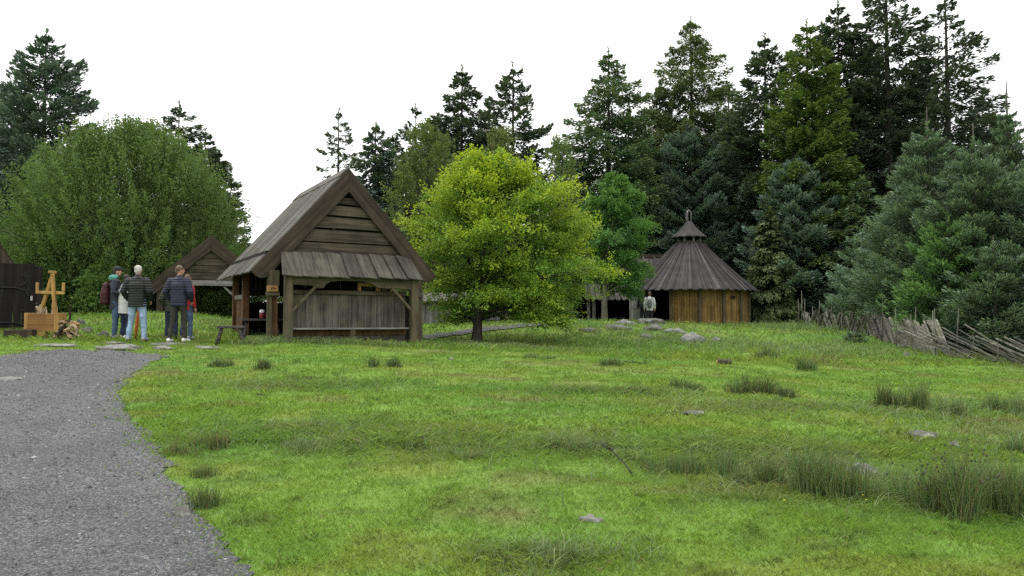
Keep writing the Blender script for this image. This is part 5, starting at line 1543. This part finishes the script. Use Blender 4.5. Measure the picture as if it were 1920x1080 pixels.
def fence_run(A, B, n_sl, ang_fn, length_fn, label, n_pole, pole_h, nm='pole_fence', wmin=0.05, wmax=0.085):
    A, B = Vector(A), Vector(B)
    o = thing(nm, label, 'pole fence', A, 0, None)
    d = (B - A); d.z = 0; Ln = d.length; d.normalize(); s_ = Vector((d.y, -d.x, 0))
    m = MB()
    for k in range(n_sl):
        f = (k + random.uniform(-0.4, 0.4)) / n_sl
        q = A + d * (Ln * f); g_ = T(q.x, q.y)
        an_ = ang_fn(f) + random.gauss(0, 0.045); l_ = length_fn(f) * random.uniform(0.8, 1.15)
        side = random.uniform(-0.09, 0.09)
        a_ = q + s_ * side + Vector((0, 0, g_ - q.z - 0.05 + random.uniform(0, 0.08)))
        b_ = a_ + (d * math.cos(an_) + Vector((0, 0, math.sin(an_)))) * l_ + s_ * random.uniform(-0.05, 0.05)
        m.beam(a_ - A, b_ - A, random.uniform(0.018, 0.03), random.uniform(wmin, wmax), up=tuple(s_), j=0.008)
    m.build('slats', 'wood_fence', o)
    for k in range(n_pole):
        f = (k + random.uniform(0.2, 0.8)) / n_pole; q = A + d * (Ln * f); g_ = T(q.x, q.y); sd2 = (0.11 if k % 2 else -0.11)
        h_ = pole_h * random.uniform(0.75, 1.2)
        a_ = q + s_ * sd2 + Vector((0, 0, g_ - q.z - 0.2)); tl = random.uniform(-0.1, 0.35)
        m = MB(); m.tube([a_ - A, a_ - A + Vector((0, 0, h_ * 0.5)) + d * tl * 0.25 * h_ + s_ * 0.01, a_ - A + Vector((0, 0, h_)) + d * tl * 0.55 * h_], [0.026, 0.02, 0.011], 6)
        m.build('stake', 'wood_stake', o, smooth=True)
    return o


FA, FM, FB = G(1512, 610), G(1640, 632), G(1792, 672)
fence_run(FA, FM, 70, lambda f: 1.0 if random.random() < 0.6 else 2.2, lambda f: 0.75, 'far run of the pole fence with crossing grey slats', 6, 1.1)
fence_run(FM, FB, 62, lambda f: math.radians(141), lambda f: 1.42, 'near run of the pole fence with steep leaning grey slats', 9, 1.45)
FC = G(1925, 688); FC = (FC[0] + 1.2, FC[1] - 0.3, FC[2])
fence_run((FB[0] + 0.05, FB[1], FB[2]), FC, 27, lambda f: math.radians(152), lambda f: 1.7, 'low pole fence of long rails sloping down at the right edge', 5, 0.95)
# dead stems behind the far fence end
for i, (a_, b_, t_) in enumerate([(1497, 610, 560), (1503, 612, 545), (1508, 612, 560)]):
    q = G(a_, b_); m = MB(); hh_ = (b_ - t_) * q[1] / F
    m.tube([(0, 0, -0.1), (0.03, 0, hh_ * 0.5), (0.02 * i, 0, hh_)], [0.03, 0.022, 0.01], 6); o = m.build('bare_pole', 'wood_stake', smooth=True); o.location = q
    tag(o, ['leftmost thin bare pole past the far fence end', 'tallest thin bare pole past the far fence end', 'thin bare pole nearest the far fence end'][i], 'pole')


# ------------------------------------------------------------------ people
def cap(m, pts, rad, n=14, sx=1.0, sy=1.0):
    """closed tapering limb with rounded ends"""
    pts = [Vector(p) for p in pts]; rad = list(rad)
    d0 = (pts[0] - pts[1]).normalized(); d1 = (pts[-1] - pts[-2]).normalized()
    P, R_ = [], []
    for k in (0.98, 0.8, 0.45):
        P.append(pts[0] + d0 * rad[0] * k); R_.append(rad[0] * math.sqrt(1 - k * k))
    P += pts; R_ += rad
    for k in (0.45, 0.8, 0.98):
        P.append(pts[-1] + d1 * rad[-1] * k); R_.append(rad[-1] * math.sqrt(1 - k * k))
    m.tube(P, R_, n, sx, sy)


def ell(m, c, r, n=14):
    c = Vector(c); o = len(m.v); rows = 9
    vs_ = []; fs_ = []
    for i in range(rows):
        th = PI * (i + 0.5) / rows
        for k in range(n):
            a_ = 2 * PI * k / n
            vs_.append((c.x + r[0] * math.sin(th) * math.cos(a_), c.y + r[1] * math.sin(th) * math.sin(a_), c.z + r[2] * math.cos(th)))
    for i in range(rows - 1):
        for k in range(n):
            a_, b_ = i * n + k, i * n + (k + 1) % n
            fs_.append((a_, a_ + n, b_ + n, b_))
    fs_.append(tuple(range(n))); fs_.append(tuple((rows - 1) * n + k for k in range(n))[::-1])
    m.add(vs_, fs_)


def fuse(m, name, mat, parent, vox=0.012, smooth=4, quilt=None, wrinkle=0.0, zmin=None):
    """union of all the pieces into one continuous skin"""
    o = m.build(name, mat)
    r_ = o.modifiers.new('r', 'REMESH'); r_.mode = 'VOXEL'; r_.voxel_size = vox
    s_ = o.modifiers.new('s', 'SMOOTH'); s_.iterations = smooth; s_.factor = 0.5
    dg = bpy.context.evaluated_depsgraph_get()
    me = bpy.data.meshes.new_from_object(o.evaluated_get(dg))
    old = o.data; o.modifiers.clear(); o.data = me; bpy.data.meshes.remove(old); me.name = name
    if not me.materials: me.materials.append(MATS[mat])
    nv = len(me.vertices)
    co = np.empty(nv * 3, np.float32); me.vertices.foreach_get('co', co); co = co.reshape(-1, 3)
    no = np.empty(nv * 3, np.float32); me.vertices.foreach_get('normal', no); no = no.reshape(-1, 3)
    if quilt:
        ph = co[:, 2] / quilt
        co = co + no * ((np.abs(np.sin(ph * PI)) ** 0.6 - 0.7) * 0.016)[:, None]
    if wrinkle:
        co = co + no * ((vn(co[:, 0] * 14 + co[:, 1] * 9, co[:, 2] * 17, 5) - 0.5) * wrinkle)[:, None]
    if zmin is not None:
        co[:, 2] = np.maximum(co[:, 2], zmin)
    me.vertices.foreach_set('co', np.ascontiguousarray(co, np.float32).ravel())
    me.polygons.foreach_set('use_smooth', [True] * len(me.polygons)); me.update()
    if parent: o.parent = parent
    return o


def person(label, loc, rz, H=1.78, jacket='black_puffer', quilt=None, jlen=0.80, trousers='blue_denim', shoes='grey_shoe', hair='hair_brown', hair_len=0.0,
           build=1.0, stance=0.10, arms='down', headturn=0.0, cap_on=False, hood=None, pack=None, slim=1.0, hat=None, leg_y=(0.0, 0.0)):
    k = H / 1.78
    o = thing('person', label, 'person', loc, rz)
    S = lambda *a: tuple(x * k for x in a)
    b = MB(); J = MB(); Tm = MB()
    hips, sh_ = 0.085 * build, 0.185 * build
    cap(b, [S(0, 0, 0.98), S(0, 0.0, 1.15), S(0, -0.01, 1.36)], [0.115 * k * build, 0.115 * k * build, 0.12 * k * build], 16, 1.25, 0.9)
    cap(b, [S(0, -0.01, 1.42), S(0, 0.01, 1.58)], [0.06 * k, 0.052 * k])
    hc = Vector(S(0, 0.025, 1.665))
    R_ = Matrix.Rotation(headturn, 4, 'Z')
    ell(b, hc, S(0.074, 0.092, 0.112), 18)
    hd = lambda x, y, z: hc + R_ @ Vector(S(x, y, z))
    ell(b, hd(0, 0.035, -0.055), S(0.055, 0.055, 0.062))                       # jaw
    cap(b, [hd(0, 0.088, 0.012), hd(0, 0.108, -0.022)], [0.010 * k, 0.016 * k], 8)  # nose
    ell(b, hd(0, 0.083, -0.052), S(0.024, 0.010, 0.008), 8)                    # lips
    for sx in (-1, 1):
        ell(b, hd(sx * 0.076, 0.0, -0.012), S(0.010, 0.02, 0.032), 8)          # ears
        ell(b, hd(sx * 0.03, 0.083, 0.03), S(0.024, 0.012, 0.007), 8)          # brows
    for i, sx in enumerate((-1, 1)):
        ly = leg_y[i] * k
        hip = Vector(S(sx * hips, 0, 0.93)); kn = Vector(S(sx * (hips * 0.6 + stance * 0.55), 0.02, 0.50)) + Vector((0, ly * 0.6, 0)); an_ = Vector(S(sx * stance * 1.15, -0.015, 0.085)) + Vector((0, ly, 0))
        cap(b, [hip, kn, an_], [0.078 * k, 0.052 * k, 0.036 * k])
        cap(b, [an_ + Vector((0, -0.03, -0.04)), an_ + Vector((sx * 0.02, 0.13, -0.055))], [0.034 * k, 0.03 * k])
        w_ = 1.0 * slim
        cap(Tm, [hip + Vector((0, 0, 0.02)), hip.lerp(kn, 0.5), kn, kn.lerp(an_, 0.5), an_ + Vector((0, 0, 0.0))], [0.102 * k * build, 0.088 * k * w_, 0.070 * k * w_, 0.066 * k * w_, 0.062 * k * w_], 16)
        sm = MB()
        cap(sm, [an_ + Vector((0, -0.045 * k, -0.035 * k)), an_ + Vector((sx * 0.006, 0.05 * k, -0.042 * k)), an_ + Vector((sx * 0.02 * k, 0.15 * k, -0.052 * k))], [0.048 * k, 0.046 * k, 0.036 * k], 12)
        fuse(sm, 'shoe', shoes, o, 0.009, 2)
        shd = Vector(S(sx * sh_, -0.01, 1.41))
        if arms == 'pockets':
            el = Vector(S(sx * (sh_ + 0.105), -0.05, 1.16)); wr = Vector(S(sx * (sh_ + 0.055), 0.10, 0.97))
        elif arms == 'front':
            el = Vector(S(sx * (sh_ + 0.06), -0.05, 1.14)); wr = Vector(S(sx * (sh_ - 0.02), 0.20, 1.08))
        else:
            el = Vector(S(sx * (sh_ + 0.065), -0.03, 1.13)); wr = Vector(S(sx * (sh_ + 0.075), 0.04, 0.88))
        cap(b, [shd, el, wr], [0.05 * k, 0.04 * k, 0.026 * k])
        hd_ = (wr - el).normalized()
        pc = wr + hd_ * 0.055 * k
        cap(b, [wr, pc, wr + hd_ * 0.09 * k], [0.026 * k, 0.032 * k, 0.03 * k], 10, 0.55, 1.0)
        for q, (fy, fl) in enumerate(((0.028, 0.062), (0.01, 0.072), (-0.008, 0.067), (-0.025, 0.05))):
            f0 = wr + hd_ * 0.095 * k + Vector((0, fy * k, 0)); f1 = f0 + hd_ * fl * 0.55 * k + Vector((-sx * 0.006 * k, 0, 0)); f2 = f1 + hd_ * fl * 0.4 * k + Vector((-sx * 0.022 * k, 0.004, 0))
            cap(b, [f0, f1, f2], [0.0095 * k, 0.009 * k, 0.0075 * k], 8)
        t0 = wr + hd_ * 0.03 * k + Vector((0, 0.025 * k, 0)); cap(b, [t0, t0 + hd_ * 0.03 * k + Vector((-sx * 0.008, 0.022 * k, 0)), t0 + hd_ * 0.06 * k + Vector((-sx * 0.014, 0.026 * k, 0))], [0.012 * k, 0.0105 * k, 0.008 * k], 8)
        puff = 1.0 if quilt else 0.86
        cap(J, [shd + Vector((0, 0, -0.005)), shd.lerp(el, 0.5), el, el.lerp(wr, 0.6), wr - hd_ * 0.01], [0.092 * k * puff, 0.086 * k * puff, 0.076 * k * puff, 0.066 * k * puff, 0.05 * k * puff], 14)
    cap(Tm, [S(0, 0, 0.93), S(0, 0, 1.02)], [0.118 * k * build, 0.118 * k * build], 18, 1.3, 0.98)
    bb = build
    cap(J, [S(0, 0.0, jlen - 0.02), S(0, 0.0, 1.0), S(0, 0.005, 1.16), S(0, -0.005, 1.33), S(0, -0.01, 1.415)],
        [0.138 * k * bb, 0.142 * k * bb, 0.142 * k * bb, 0.148 * k * bb, 0.105 * k * bb], 20, 1.32, 0.98)
    cap(J, [S(-sh_ * 0.9, -0.01, 1.405), S(0, -0.012, 1.435), S(sh_ * 0.9, -0.01, 1.405)], [0.07 * k, 0.085 * k, 0.07 * k])
    cap(J, [S(0, -0.005, 1.45), S(0, 0.008, 1.535)], [0.074 * k, 0.067 * k])
    fuse(b, 'body', 'skin', None, 0.0095, 2).parent = o
    # body first in the list of children; the clothes over it
    fuse(J, 'jacket', jacket, o, 0.013, 4, quilt=quilt, wrinkle=0.012 if not quilt else 0.006, zmin=jlen * k)
    fuse(Tm, 'trousers', trousers, o, 0.013, 4, wrinkle=0.022)
    hm = MB()
    if hair:
        ell(hm, hd(0, -0.014, 0.030), S(0.084, 0.094, 0.098), 18)
        ell(hm, hd(0, -0.045, -0.015), S(0.076, 0.058, 0.082 + hair_len), 16)
        if hair_len > 0.05: ell(hm, hd(0, -0.05, -0.10), S(0.075, 0.05, 0.10), 12)
        fuse(hm, 'hair', hair, o, 0.011, 2, wrinkle=0.012)
    if cap_on:
        cm = MB(); ell(cm, hd(0, 0.0, 0.062), S(0.090, 0.106, 0.078), 18); cap(cm, [hd(-0.03, 0.09, 0.055), hd(0, 0.15, 0.045), hd(0.03, 0.09, 0.055)], S(0.02, 0.026, 0.02), 10)
        fuse(cm, 'cap', 'black_cloth', o, 0.011, 2)
    if hood:
        hm = MB(); cap(hm, [S(-0.10, -0.02, 1.50), S(-0.05, -0.10, 1.50), S(0.05, -0.10, 1.50), S(0.10, -0.02, 1.50)], S(0.06, 0.075, 0.075, 0.06)); cap(hm, [S(-0.09, 0.02, 1.53), S(0, -0.07, 1.55), S(0.09, 0.02, 1.53)], S(0.05, 0.05, 0.05))
        fuse(hm, 'hood', hood, o, 0.012, 3, wrinkle=0.015)
    if pack:
        pm_ = MB(); c_, (w_, h_) = pack[0], pack[1]
        cap(pm_, [S(0, -0.215, 1.36 - h_), S(0, -0.235, 1.36 - h_ * 0.6), S(0, -0.215, 1.36 - 0.06)], S(0.105, 0.12, 0.095), 16, w_, 0.9)
        cap(pm_, [S(0, -0.30, 1.34 - h_), S(0, -0.30, 1.36 - h_ * 0.6)], S(0.06, 0.06), 12, w_ * 1.2, 0.8)
        for sx in (-1, 1):
            cap(pm_, [S(sx * 0.12, -0.17, 1.40), S(sx * 0.135, -0.02, 1.49), S(sx * 0.125, 0.13, 1.38)], S(0.022, 0.022, 0.022), 8, 1.5, 0.7)
        fuse(pm_, 'backpack_strap' if False else 'backpack', c_, o, 0.012, 3, wrinkle=0.015)
    return o


def stand(px, py, dY=0.0):
    x, y, z = G(px, py)
    y2 = y + dY
    x2 = x * y2 / y
    return (x2, y2, T(x2, y2) + 0.02)


person('grey haired man in a black quilted jacket and light blue jeans, seen from behind', stand(256, 641), -0.05, 1.82, 'black_puffer', 0.062, 0.80, 'light_denim', 'grey_shoe', 'hair_grey', 0, 1.16, 0.165, 'pockets')
person('man in a navy quilted jacket, dark trousers and white shoes, seen from behind', stand(334, 643), -0.12, 1.84, 'navy_puffer', 0.062, 0.84, 'dark_olive_cloth', 'white_shoe', 'hair_brown', 0, 1.08, 0.12, 'pockets', headturn=-0.6, slim=0.86, leg_y=(-0.12, 0.05))
person('person in a black cap and teal hood with a dark backpack, turned to the right', stand(215, 638, 0.5), -1.15, 1.76, 'grey_navy_cloth', None, 0.72, 'blue_denim', 'grey_shoe', 'hair_dark', 0, 1.0, 0.10, 'front', cap_on=True, hood='teal_cloth', pack=('maroon_cloth', (1.35, 0.45)))
person('person in a white jacket half hidden by the grey haired man', stand(234, 638, 0.3), -0.5, 1.58, 'white_cloth', None, 0.70, 'dark_denim', 'white_shoe', 'hair_dark', 0.02, 1.15, 0.08, 'pockets')
person('shorter person in an olive quilted jacket hidden behind the man in navy', stand(321, 642, 0.55), 0.15, 1.50, 'olive_puffer', 0.06, 0.80, 'dark_denim', 'black_shoe', 'hair_dark', 0, 1.0, 0.11, 'pockets')
person('person in a red jacket and blue jeans hidden behind the man in navy', stand(349, 643, 0.8), -0.4, 1.62, 'red_cloth', None, 0.80, 'blue_denim', 'grey_shoe', 'hair_brown', 0.02, 0.95, 0.13, 'down')
RHX = lambda px, Y: ((px - 960) / F * Y, Y)
for (px, Y, lab, kw) in ((1206, 39.2, 'person in black with a dark backpack at the round hut doorway', dict(jacket='black_cloth', trousers='black_cloth', shoes='black_shoe', hair='hair_dark', pack=('black_cloth', (1.2, 0.36)), H=1.76, rz=-0.3)),
                         (1218, 38.4, 'person in a white jacket with a grey backpack at the round hut doorway', dict(jacket='white_cloth', trousers='black_cloth', shoes='black_shoe', hair='hair_brown', hair_len=0.03, pack=('grey_cloth', (1.15, 0.34)), H=1.66, rz=-0.15))):
    xx_, yy_ = RHX(px, Y); H_ = kw.pop('H'); rz_ = kw.pop('rz')
    zf = CAM_Z + (600 - 548) / F * Y - H_
    person(lab, (xx_, yy_, max(zf, T(xx_, yy_) - 0.02)), rz_, H_, stance=0.08, jlen=0.82, **kw)
# orange furled cloth stick held upright among the group
x, y, z = stand(258, 640, 0.35)
m = MB(); m.tube([(-0.06, 0, 0.0), (-0.03, 0, 0.3), (0.03, 0, 0.85)], [0.02, 0.045, 0.03], 8); o = m.build('umbrella', 'orange_cloth', smooth=True); o.location = (x, y, z)
tag(o, 'furled orange umbrella seen between the legs of the grey haired man', 'umbrella')
m = MB(); m.tube([(0.03, 0, 0.86), (0.05, 0, 1.0), (0.09, 0, 1.02), (0.11, 0, 0.97)], 0.012, 6); m.build('handle', 'black_cloth', o, smooth=True)
